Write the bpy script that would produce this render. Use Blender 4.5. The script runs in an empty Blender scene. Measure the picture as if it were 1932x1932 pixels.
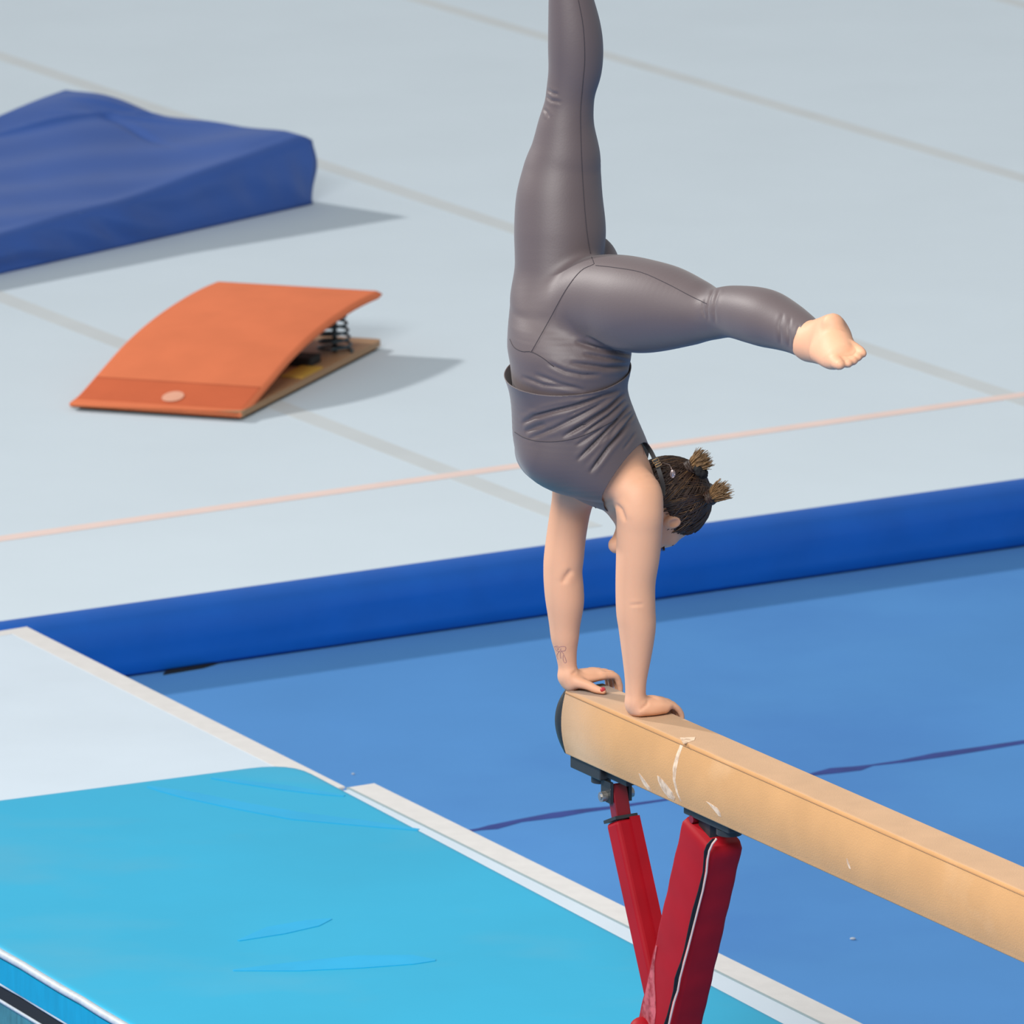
import bpy, bmesh, math, random
import numpy as np
from mathutils import Vector, Matrix
from mathutils.bvhtree import BVHTree

random.seed(7)
rng = np.random.default_rng(7)
SC = bpy.context.scene
COL = SC.collection

# ------------------------------------------------------------------ camera
FPX, PITCH, CAMH, IMG = 13082.0, 0.23877, 5.6, 1932.0
CP, SP = math.cos(PITCH), math.sin(PITCH)
cam_d = bpy.data.cameras.new('camera')
cam = bpy.data.objects.new('camera', cam_d)
COL.objects.link(cam)
cam.location = (0, 0, CAMH)
cam.rotation_euler = (math.pi / 2 - PITCH, 0, 0)
cam_d.sensor_width = 36.0
cam_d.lens = 36.0 * FPX / IMG
cam_d.clip_end = 200
cam_d.dof.use_dof = True
cam_d.dof.focus_distance = 16.1
cam_d.dof.aperture_fstop = 9.0
SC.camera = cam

# ------------------------------------------------------------------ world, lights, exposure
SC.view_settings.view_transform = 'Standard'
SC.view_settings.look = 'None'
SC.view_settings.exposure = 0.0
SC.view_settings.gamma = 1.0
SC.view_settings.use_curve_mapping = False
W = bpy.data.worlds.new('hall')
SC.world = W
W.use_nodes = True
bg = W.node_tree.nodes['Background']
bg.inputs['Color'].default_value = (0.93, 0.97, 1.0, 1)
bg.inputs['Strength'].default_value = 0.39

sun_d = bpy.data.lights.new('window_daylight', 'SUN')
sun = bpy.data.objects.new('window_daylight', sun_d)
COL.objects.link(sun)
sun_d.energy = 2.3
sun_d.angle = math.radians(3)
sun_d.color = (1.0, 0.96, 0.92)
sun.rotation_euler = Vector((1.45, -0.95, -1.0)).to_track_quat('-Z', 'Y').to_euler()

ar_d = bpy.data.lights.new('added_front_light', 'AREA')  # unseen area light, added to brighten the near floor and camera-facing sides
ar = bpy.data.objects.new('added_front_light', ar_d)
COL.objects.link(ar)
ar_d.shape = 'RECTANGLE'
ar_d.size, ar_d.size_y = 7, 4
ar_d.energy = 1950
ar_d.color = (1.0, 0.98, 0.95)
ar.location = (-4.0, 7.0, 9.5)
ar.rotation_euler = Vector((0.35, 1.0, -0.6)).to_track_quat('-Z', 'Y').to_euler()

# ------------------------------------------------------------------ surveying helpers
def ray(px, py):
    u = (px - IMG / 2) / FPX
    v = (py - IMG / 2) / FPX
    return Vector((u, CP - v * SP, -SP - v * CP))
def on_z(px, py, z):
    r = ray(px, py)
    return Vector((0, 0, CAMH)) + r * ((z - CAMH) / r.z)
def on_y(px, py, y):
    r = ray(px, py)
    return Vector((0, 0, CAMH)) + r * (y / r.y)
YAW = 0.52884
DA = Vector((math.cos(YAW), math.sin(YAW), 0))        # across the beam, to the far right
DB = Vector((-math.sin(YAW), math.cos(YAW), 0))       # along the beam, away
UP = Vector((0, 0, 1))

# ------------------------------------------------------------------ materials
def lin(c):
    return tuple(((x / 255 / 12.92) if x / 255 <= 0.04045 else ((x / 255 + 0.055) / 1.055) ** 2.4) for x in c) + (1,)
def mat(name, rgb, rough=0.6, noise=0.0, nscale=30, bump=0.0, bscale=200, spec=0.5, sheen=0.0, metal=0.0,
        stretch=(1, 1, 1), rgb2=None, coat=0.0, sss=0.0):
    m = bpy.data.materials.new(name)
    m.use_nodes = True
    nt = m.node_tree
    b = nt.nodes['Principled BSDF']
    b.inputs['Roughness'].default_value = rough
    b.inputs['Metallic'].default_value = metal
    b.inputs['Specular IOR Level'].default_value = spec
    b.inputs['Sheen Weight'].default_value = sheen
    b.inputs['Coat Weight'].default_value = coat
    if sss:
        b.inputs['Subsurface Weight'].default_value = sss
        b.inputs['Subsurface Radius'].default_value = (1.0, 0.35, 0.2)
        b.inputs['Subsurface Scale'].default_value = 0.012
    tc = nt.nodes.new('ShaderNodeTexCoord')
    mp = nt.nodes.new('ShaderNodeMapping')
    mp.inputs['Scale'].default_value = stretch
    nt.links.new(tc.outputs['Object'], mp.inputs['Vector'])
    c1 = lin(rgb)
    if rgb2 is None:
        k = 1 - noise
        rgb2 = None
        c2 = tuple(x * k for x in c1[:3]) + (1,)
    else:
        c2 = lin(rgb2)
    nz = nt.nodes.new('ShaderNodeTexNoise')
    nz.inputs['Scale'].default_value = nscale
    nz.inputs['Detail'].default_value = 5
    nt.links.new(mp.outputs[0], nz.inputs['Vector'])
    rp = nt.nodes.new('ShaderNodeValToRGB')
    rp.color_ramp.elements[0].position = 0.32
    rp.color_ramp.elements[1].position = 0.68
    rp.color_ramp.elements[0].color = c2
    rp.color_ramp.elements[1].color = c1
    nt.links.new(nz.outputs['Fac'], rp.inputs[0])
    nt.links.new(rp.outputs[0], b.inputs['Base Color'])
    if bump:
        n2 = nt.nodes.new('ShaderNodeTexNoise')
        n2.inputs['Scale'].default_value = bscale
        n2.inputs['Detail'].default_value = 3
        nt.links.new(mp.outputs[0], n2.inputs['Vector'])
        bp = nt.nodes.new('ShaderNodeBump')
        bp.inputs['Strength'].default_value = bump
        bp.inputs['Distance'].default_value = 0.004
        nt.links.new(n2.outputs['Fac'], bp.inputs['Height'])
        nt.links.new(bp.outputs[0], b.inputs['Normal'])
    return m

def add_marks(m, blotch_rgb, scale, lo, hi, stretch=(1, 1, 1), amount=1.0, seed=(0, 0, 0)):
    """lay a second, sparser stain pattern over a material's base colour"""
    nt = m.node_tree
    b = nt.nodes['Principled BSDF']
    src = b.inputs['Base Color'].links[0].from_socket
    tc = nt.nodes.new('ShaderNodeTexCoord')
    mp = nt.nodes.new('ShaderNodeMapping')
    mp.inputs['Scale'].default_value = stretch
    mp.inputs['Location'].default_value = seed
    nt.links.new(tc.outputs['Object'], mp.inputs['Vector'])
    nz = nt.nodes.new('ShaderNodeTexNoise')
    nz.inputs['Scale'].default_value = scale
    nz.inputs['Detail'].default_value = 6
    nt.links.new(mp.outputs[0], nz.inputs['Vector'])
    rp = nt.nodes.new('ShaderNodeMapRange')
    rp.inputs[1].default_value = lo
    rp.inputs[2].default_value = hi
    rp.inputs[3].default_value = 0
    rp.inputs[4].default_value = amount
    nt.links.new(nz.outputs['Fac'], rp.inputs[0])
    mx = nt.nodes.new('ShaderNodeMixRGB')
    mx.inputs['Color2'].default_value = lin(blotch_rgb)
    nt.links.new(rp.outputs[0], mx.inputs['Fac'])
    nt.links.new(src, mx.inputs['Color1'])
    nt.links.new(mx.outputs[0], b.inputs['Base Color'])

M = {}
M['floor'] = mat('blue_carpet', (84, 141, 202), 0.95, 0.07, 1.3, 0.25, 400, spec=0.1)
add_marks(M['floor'], (68, 116, 184), 0.7, 0.5, 0.75, amount=0.6)
M['pale'] = mat('pale_carpet', (207, 220, 229), 0.95, 0.03, 1.5, 0.2, 500, spec=0.1)
M['pale_mat'] = mat('pale_mat_carpet', (204, 217, 228), 0.9, 0.04, 3, 0.2, 500, spec=0.15)
M['border'] = mat('pale_border_tape', (216, 214, 212), 0.85, 0.06, 20, 0.1, 200, spec=0.2)
M['border_seam'] = mat('seam_thread_grey', (150, 168, 172), 0.8)
M['seam_tape'] = mat('beige_seam', (199, 206, 209), 0.95, 0.05, 4)
M['orange_line'] = mat('orange_line', (233, 209, 201), 0.9, 0.05, 6)
M['curb'] = mat('royal_blue_vinyl', (4, 90, 184), 0.45, 0.10, 5, 0.15, 30, spec=0.4)
M['gap'] = mat('rubber_and_gap_black', (14, 16, 18), 0.7)  # black of the rubber parts, also the painted shade between stacked mats
M['teal'] = mat('turquoise_vinyl', (40, 170, 210), 0.42, 0.06, 2.2, 0.10, 14, spec=0.35)
add_marks(M['teal'], (80, 165, 195), 1.6, 0.52, 0.72, stretch=(1, 1.8, 1), amount=0.45)
M['teal_side'] = mat('turquoise_vinyl_side', (6, 156, 196), 0.35, 0.15, 14, 0.05, 40, stretch=(3, 3, 0.6))
M['teal_dirty'] = mat('worn_teal_vinyl', (66, 140, 155), 0.6, 0.5, 16, 0.15, 60, stretch=(2, 2, 0.7))
M['white_piping'] = mat('white_piping', (190, 199, 206), 0.5, 0.15, 60)
M['crash'] = mat('navy_vinyl', (46, 88, 166), 0.40, 0.10, 3, 0.1, 12, spec=0.5)
M['orange'] = mat('orange_carpet', (230, 128, 88), 0.95, 0.08, 6, 0.2, 300, spec=0.1)
M['orange_band'] = mat('orange_carpet_worn', (212, 108, 72), 0.95, 0.08, 6, 0.2, 300, spec=0.1)
M['ply'] = mat('plywood', (176, 138, 100), 0.55, 0.2, 10, stretch=(1, 8, 30))
M['sticker'] = mat('pale_sticker', (233, 170, 142), 0.6)
M['yellow'] = mat('yellow_pad', (206, 168, 70), 0.6)
M['steel'] = mat('spring_steel', (62, 80, 88), 0.4, metal=0.5)
M['chrome'] = mat('pin_steel', (170, 166, 160), 0.35, metal=0.8)
M['suede'] = mat('tan_suede', (198, 150, 99), 0.85, 0.10, 9, 0.25, 260, spec=0.15, sheen=0.15, stretch=(1, 1, 1))
add_marks(M['suede'], (222, 186, 146), 3.2, 0.56, 0.78, amount=0.55)
M['suede_top'] = mat('worn_suede_top', (194, 156, 120), 0.9, 0.09, 14, 0.25, 260, spec=0.1, sheen=0.15)
M['chalk'] = mat('chalk', (228, 200, 172), 0.95, 0.12, 90)
def patchy(m, scale, lo, hi):
    """break a worn or chalky patch up so that what lies under it shows through"""
    nt = m.node_tree
    b = nt.nodes['Principled BSDF']
    tc = nt.nodes.new('ShaderNodeTexCoord')
    nz = nt.nodes.new('ShaderNodeTexNoise')
    nz.inputs['Scale'].default_value = scale
    nz.inputs['Detail'].default_value = 6
    nt.links.new(tc.outputs['Object'], nz.inputs['Vector'])
    r = nt.nodes.new('ShaderNodeMapRange')
    r.inputs[1].default_value = lo
    r.inputs[2].default_value = hi
    nt.links.new(nz.outputs['Fac'], r.inputs[0])
    nt.links.new(r.outputs[0], b.inputs['Alpha'])
patchy(M['chalk'], 45, .18, .56)
M['black'] = mat('black_plastic', (40, 44, 46), 0.5, 0.1, 40, 0.05)
M['red'] = mat('red_vinyl', (160, 17, 30), 0.55, 0.14, 10, 0.14, 18, spec=0.16)
M['red_paint'] = mat('dark_red_paint', (120, 10, 26), 0.35, 0.08, 20)
M['scuff'] = mat('scuffed_red', (206, 96, 104), 0.7, 0.35, 40, stretch=(1, 1, 0.3))
patchy(M['scuff'], 40, .30, .58)
M['suede_seam'] = mat('suede_seam', (164, 122, 82), 0.9)
M['thread'] = mat('pale_piping', (222, 190, 180), 0.6)

# ------------------------------------------------------------------ object helpers
def link(name, me, m=None, parent=None, smooth=False):
    o = bpy.data.objects.new(name, me)
    COL.objects.link(o)
    if m is not None:
        for x in (m if isinstance(m, (list, tuple)) else [m]):
            me.materials.append(x)
    if smooth:
        me.polygons.foreach_set('use_smooth', [True] * len(me.polygons))
    if parent is not None:
        o.parent = parent
    return o
def obj(name, bm, m, parent=None, smooth=False):
    bmesh.ops.recalc_face_normals(bm, faces=bm.faces[:])
    me = bpy.data.meshes.new(name)
    bm.to_mesh(me)
    bm.free()
    return link(name, me, m, parent, smooth)
def tag(o, label, cat, group=None, kind=None):
    o['label'] = label
    o['category'] = cat
    if group:
        o['group'] = group
    if kind:
        o['kind'] = kind
    return o
def empty(name, label, cat, loc=(0, 0, 0), group=None):
    # parts are modelled in world coordinates, so the empty carries the inverse on its children
    o = bpy.data.objects.new(name, None)
    COL.objects.link(o)
    o.location = loc
    o.empty_display_size = 0.1
    tag(o, label, cat, group)
    return o
def adopt(parent, *kids):
    inv = Matrix.Translation(parent.location).inverted()
    for k in kids:
        k.parent = parent
        k.matrix_parent_inverse = inv
def prism(bm, poly, z0, z1):
    """vertical prism over a polygon of (x, y) points"""
    a = [bm.verts.new((p[0], p[1], z0)) for p in poly]
    b = [bm.verts.new((p[0], p[1], z1)) for p in poly]
    n = len(poly)
    bm.faces.new(a[::-1])
    bm.faces.new(b)
    for i in range(n):
        bm.faces.new((a[i], a[(i + 1) % n], b[(i + 1) % n], b[i]))
def bevel(bm, w, seg=3, edges=None):
    bmesh.ops.bevel(bm, geom=edges if edges is not None else bm.edges[:], offset=w, segments=seg, affect='EDGES', profile=0.5)
def obox(bm, c, ax, ay, az, sx, sy, sz):
    """oriented box with half sizes"""
    c = Vector(c)
    vs = []
    for k in (-1, 1):
        for j in (-1, 1):
            for i in (-1, 1):
                vs.append(bm.verts.new(c + ax * (i * sx) + ay * (j * sy) + az * (k * sz)))
    for f in ((0, 1, 3, 2), (4, 6, 7, 5), (0, 4, 5, 1), (2, 3, 7, 6), (0, 2, 6, 4), (1, 5, 7, 3)):
        bm.faces.new([vs[q] for q in f])
def loft(bm, rings, closed=True, caps=True):
    R = [[bm.verts.new(p) for p in r] for r in rings]
    n = len(R[0])
    for a, b in zip(R[:-1], R[1:]):
        for i in range(n if closed else n - 1):
            j = (i + 1) % n
            bm.faces.new((a[i], a[j], b[j], b[i]))
    if caps:
        bm.faces.new(R[0][::-1])
        bm.faces.new(R[-1])
def tube(bm, pts, r, n=8, caps=True):
    pts = [Vector(p) for p in pts]
    rings = []
    prev = None
    for i, p in enumerate(pts):
        t = (pts[min(i + 1, len(pts) - 1)] - pts[max(i - 1, 0)]).normalized()
        if prev is None:
            prev = t.orthogonal().normalized()
        a = (prev - t * prev.dot(t)).normalized()
        prev = a
        b = t.cross(a)
        rr = r[i] if isinstance(r, (list, tuple)) else r
        rings.append([p + (a * math.cos(q) + b * math.sin(q)) * rr for q in [2 * math.pi * k / n for k in range(n)]])
    loft(bm, rings, True, caps)
def cyl(bm, p0, p1, r, n=20, r1=None):
    tube(bm, [p0, p1], [r, r if r1 is None else r1], n)

# ================================================================== SETTING
bm = bmesh.new()
prism(bm, [(-9, 9), (14, 9), (14, 50), (-9, 50)], -0.05, 0.0)
floor = obj('floor', bm, M['floor'])
floor['kind'] = 'structure'
floor['label'] = 'blue carpeted gym floor under the beam'

def ribbon(name, pts, m, parent, z, thick=0.0012):
    """flat strip through (px, py, half width in metres across) on the level z"""
    P = [on_z(a, b, z) for a, b, w in pts]
    bm = bmesh.new()
    rings = []
    for i, p in enumerate(P):
        t = (P[min(i + 1, len(P) - 1)] - P[max(i - 1, 0)]).normalized()
        s = Vector((-t.y, t.x, 0)) * pts[i][2]
        rings.append([p - s, p + s, p + s + UP * thick, p - s + UP * thick])
    loft(bm, rings, True, True)
    o = obj(name, bm, m)
    o.parent = parent
    return o
M['dark_seam'] = mat('dark_blue_gap', (38, 62, 140), 0.9, 0.3, 12)
cs = ribbon('carpet_seam', [(820, 1577, .004), (905, 1565, .010), (930, 1561, .022), (980, 1549, .014), (1050, 1538, .026), (1100, 1530, .018),
      (1160, 1523, .012), (1250, 1510, .008), (1400, 1486, .005), (1530, 1462, .010), (1575, 1454, .028), (1618, 1450, .022), (1645, 1444, .006),
      (1700, 1437, .012), (1770, 1425, .024), (1850, 1413, .02), (1932, 1400, .016), (2100, 1376, .012)], M['dark_seam'], floor, 0.0)
cs['label'] = 'dark open joint between carpet rolls'

# ------------------------------------------------------------------ sprung exercise floor
SZ = 0.20
E0, E1 = on_z(0, 1175, SZ), on_z(1932, 905, SZ)
eA = (E1 - E0).normalized()
eB = Vector((-eA.y, eA.x, 0))
sf = empty('spring_floor', 'raised pale blue carpeted exercise floor with royal blue padded edge', 'exercise floor', (E0.x, E0.y, 0))
bm = bmesh.new()
a0, a1 = E0 - eA * 5, E0 + eA * 13
prism(bm, [a0, a1, a1 + eB * 26, a0 + eB * 26], SZ - 0.06, SZ)
carpet = obj('carpet', bm, M['pale'])
# padded vinyl edge, slightly wavy
bm = bmesh.new()
rings = []
N = 260
for i in range(N + 1):
    s = -5 + 18 * i / N
    wob = 0.004 * math.sin(3.1 * s) + 0.003 * math.sin(7.7 * s + 1)
    prof = [(-0.03, SZ - 0.002), (0.0, SZ + 0.003), (0.03, SZ - 0.001), (0.06, SZ - 0.010), (0.085, SZ - 0.024), (0.102, SZ - 0.046), (0.110, SZ - 0.075),
            (0.112 + wob, 0.09), (0.114 - wob, 0.05), (0.118, 0.012 + max(0, wob)), (0.112, 0.006), (-0.03, 0.006)]
    base = E0 + eA * s
    rings.append([Vector((base.x, base.y, 0)) - eB * d + UP * z for d, z in prof])
loft(bm, rings, True, True)
edge = obj('padded_edge', bm, M['curb'], smooth=False)
for p in edge.data.polygons:
    p.use_smooth = True
bm = bmesh.new()
g0 = on_z(308, 1274, 0.0)
gp = [g0, on_z(322, 1261, 0), on_z(420, 1250, 0), on_z(385, 1261, 0)]
prism(bm, gp, 0.0, 0.006)
flap = obj('rubber_flap', bm, M['gap'])
flap['label'] = 'black rubber flap poking from under the blue edge'
def strip(name, p, q, w, m, ext=1.0, lift=0.0012):
    P, Q = on_z(*p, SZ), on_z(*q, SZ)
    t = (Q - P).normalized()
    P, Q = P - t * ext, Q + t * ext
    s = Vector((-t.y, t.x, 0)) * (w / 2)
    bm = bmesh.new()
    prism(bm, [P - s, Q - s, Q + s, P + s], SZ - 0.002, SZ + lift)
    return obj(name, bm, m)
parts = [carpet, edge, flap,
         strip('boundary_line', (0, 1017), (1932, 745), 0.062, M['orange_line'], 2.5, 0.0022)]
parts[-1]['label'] = 'pale orange boundary line'
parts += [strip('carpet_seam', (0, 106), (1932, 757), 0.10, M['seam_tape'], 3),
          strip('carpet_seam', (790, 0), (1932, 337), 0.10, M['seam_tape'], 3),
          strip('carpet_seam', (0, 560), (1030, 963), 0.095, M['seam_tape'], 0.28),
          strip('carpet_seam', (1890, -2), (1932, 10), 0.10, M['seam_tape'], 3)]
adopt(sf, *parts)

# ------------------------------------------------------------------ pale base mats and the turquoise landing mat
BZ, TZ = 0.20, 0.30
def mat_slab(bm, poly, z0, z1, r=0.0, seg=3):
    prism(bm, [(p.x, p.y) for p in poly], z0, z1)
    if r:
        bevel(bm, r, seg)
# far base mat
c0 = on_z(50, 1183, BZ)
c1 = on_z(651, 1485, BZ)
tB = (c1 - c0).normalized()
nA = Vector((tB.y, -tB.x, 0))
if nA.x > 0:
    nA = -nA                               # towards the left
WID = 1.64
k0 = on_z(0, 1191, BZ)
farm = empty('base_mat', 'pale base mat with thin beige border lying against the blue floor edge', 'mat', (c0.x, c0.y, 0))
lft = (k0 - c0).normalized()
lf2 = (on_z(662, 1487, BZ) - on_z(706, 1479, BZ)).normalized()
poly = [c0, c1, c1 + lf2 * WID, c0 + lft * WID * 1.02]
bm = bmesh.new()
mat_slab(bm, poly, 0.0, BZ, 0.012)
body = obj('mat_body', bm, M['pale_mat'])
bm = bmesh.new()
bw = 0.075
prism(bm, [c0, c1, c1 + lf2 * bw, c0 + nA * bw + tB * 0.02], BZ - 0.004, BZ + 0.0015)
b1 = obj('border_strip', bm, M['border'])
bm = bmesh.new()
prism(bm, [c0, c0 + tB * 0.05, c0 + tB * 0.05 + lft * WID, c0 + lft * WID], BZ - 0.004, BZ + 0.001)
b2 = obj('border_strip', bm, M['border'])
adopt(farm, body, b1, b2)
# near base mat
d0 = on_z(706, 1479, BZ)
d1 = on_z(1625, 1932, BZ)
tB2 = (d1 - d0).normalized()
nA2 = Vector((tB2.y, -tB2.x, 0))
if nA2.x > 0:
    nA2 = -nA2
LB2 = (d1 - d0).length + 0.30
nearm = empty('base_mat', 'pale base mat with wide beige border under the turquoise mat, passing behind the red legs', 'mat', (d0.x, d0.y, 0))
sa = d0 + lf2 * (WID + .10)
sb_ = sa + tB2 * (LB2 - .05)
poly = [d0, d0 + tB2 * LB2, sb_, sa]
bm = bmesh.new()
mat_slab(bm, poly, 0.0, BZ, 0.010)
body = obj('mat_body', bm, M['pale_mat'])
bm = bmesh.new()
prism(bm, [d0, d0 + tB2 * LB2, d0 + tB2 * LB2 + nA2 * .085, d0 + nA2 * .085], BZ - 0.004, BZ + 0.002)
b1 = obj('border_strip', bm, M['border'])
bm = bmesh.new()
prism(bm, [d0 + nA2 * .083, d0 + tB2 * LB2 + nA2 * .083, d0 + tB2 * LB2 + nA2 * .090, d0 + nA2 * .090], BZ - 0.004, BZ + 0.0028)
b2 = obj('border_seam', bm, M['border_seam'])
# its worn turquoise side, seen under the landing mat at the bottom left
t0, t1 = on_z(0, 1790, TZ), on_z(240, 1932, TZ)
tL = (t1 - t0).normalized()
nrm = Vector((tL.y, -tL.x, 0))
if nrm.x > 0:
    nrm = -nrm
# landing mat outline
r0, r1 = on_z(548, 1434, TZ), on_z(1490, 1932, TZ)
f0 = on_z(0, 1505, TZ)
def isect(p, a, q, b):
    d = a.x * b.y - a.y * b.x
    s = ((q.x - p.x) * b.y - (q.y - p.y) * b.x) / d
    return p + a * s
tR = (r1 - r0).normalized()
tF = (f0 - r0).normalized()
cFL = isect(t0, tL, r0, tF)
endv = tR * 0.22
e1 = r1 + endv
cNL = isect(t0, tL, e1, (-DA))
land = empty('landing_mat', 'large turquoise vinyl landing mat with white piping lying over the pale base mats', 'mat', (r0.x, r0.y, 0))
# rounded plan outline
def round_poly(poly, r, n=6):
    out = []
    for i, p in enumerate(poly):
        a, b = poly[i - 1], poly[(i + 1) % len(poly)]
        u, v = (a - p).normalized(), (b - p).normalized()
        rr = r[i] if isinstance(r, (list, tuple)) else r
        A_, B_ = p + u * rr, p + v * rr
        for k in range(n + 1):
            q = k / n
            out.append(A_ * (1 - q) ** 2 + p * 2 * q * (1 - q) + B_ * q * q)
    return out
lp = round_poly([r0, e1, cNL, cFL], [0.13, 0.05, 0.05, 0.1])
cen = sum(lp, Vector()) / len(lp)
bm = bmesh.new()
rings = []
for z, ins in ((BZ + .003, 0.012), (BZ + .016, 0.0), (TZ - .03, -0.004), (TZ - .012, 0.004), (TZ - .003, 0.018), (TZ, 0.035)):
    rings.append([p + (cen - p).normalized() * ins + UP * (z - p.z) for p in lp])
loft(bm, rings, True, False)
bm.faces.new(bm.verts[:len(lp)][::-1])
# top as a grid of concentric rings so that it can carry creases
NR = 70
prev = rings[-1]
vl = bm.verts[:]
pv = vl[-len(lp):]
for k in range(1, NR):
    q = k / NR
    ring = [bm.verts.new(p.lerp(Vector((cen.x, cen.y, TZ)), q)) for p in prev]
    for i in range(len(lp)):
        j = (i + 1) % len(lp)
        bm.faces.new((pv[i], pv[j], ring[j], ring[i]))
    pv = ring
bm.faces.new(pv)
top = obj('mat_cover', bm, M['teal'], smooth=True)
# white piping along the visible left side, and creases in the vinyl
def side_tube(name, p, q, r, m):
    bm = bmesh.new()
    n = 24
    tube(bm, [p.lerp(q, i / n) + nrm * 0.002 * math.sin(i * 2.3) for i in range(n + 1)], r, 8)
    return obj(name, bm, m, smooth=True)
p0 = cFL + tL * 0.3
p1 = cNL - tL * 0.05
pp = [side_tube('piping', p0 + UP * -0.010, p1 + UP * -0.010, 0.011, M['white_piping']),
      side_tube('piping', p0 + UP * (-0.092) + nrm * 0.002, p1 + UP * (-0.092) + nrm * .002, 0.005, M['white_piping'])]
bm = bmesh.new()
obox(bm, (p0 + p1) / 2 + UP * (-0.055) + nrm * 0.004, tL, nrm, UP, (p1 - p0).length / 2, 0.004, 0.033)
pp.append(obj('side_panel', bm, M['teal_side']))
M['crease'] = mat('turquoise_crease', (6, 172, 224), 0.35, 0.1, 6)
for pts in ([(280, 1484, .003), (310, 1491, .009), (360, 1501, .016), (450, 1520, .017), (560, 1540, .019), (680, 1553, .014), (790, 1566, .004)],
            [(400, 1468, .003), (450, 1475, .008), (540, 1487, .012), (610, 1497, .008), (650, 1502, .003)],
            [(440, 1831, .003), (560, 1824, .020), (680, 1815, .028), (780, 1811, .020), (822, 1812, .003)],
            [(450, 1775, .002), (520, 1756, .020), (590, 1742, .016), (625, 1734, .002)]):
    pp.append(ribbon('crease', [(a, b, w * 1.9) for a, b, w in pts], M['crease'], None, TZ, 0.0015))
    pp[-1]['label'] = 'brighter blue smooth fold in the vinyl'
adopt(land, top, *pp)
bm = bmesh.new()
ns = Vector((tB2.y, -tB2.x, 0))
if ns.x > 0:
    ns = -ns
obox(bm, (sa + sb_) / 2 + UP * (0.088 - BZ) + ns * 0.003, tB2, ns, UP, (sb_ - sa).length / 2 - .01, 0.005, 0.080)
sd = obj('side_panel', bm, M['teal_dirty'])
sd['label'] = 'dirty worn turquoise side of the base mat'
bm = bmesh.new()
tube(bm, [sa + UP * (.160 - BZ) + ns * .008, sb_ + UP * (.160 - BZ) + ns * .008], 0.006, 8)
sp = obj('piping', bm, M['white_piping'])
bm = bmesh.new()
obox(bm, (sa + sb_) / 2 + UP * (0.183 - BZ) + ns * 0.0095, tB2, ns, UP, (sb_ - sa).length / 2 - .01, 0.002, 0.017)  # black strip standing in for the shade in the gap between the mats
gp_ = obj('gap_shade_strip', bm, M['gap'])
gp_['label'] = 'black strip painted as the shaded gap under the landing mat'
adopt(nearm, gp_, body, b1, b2, sd, sp)

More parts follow.
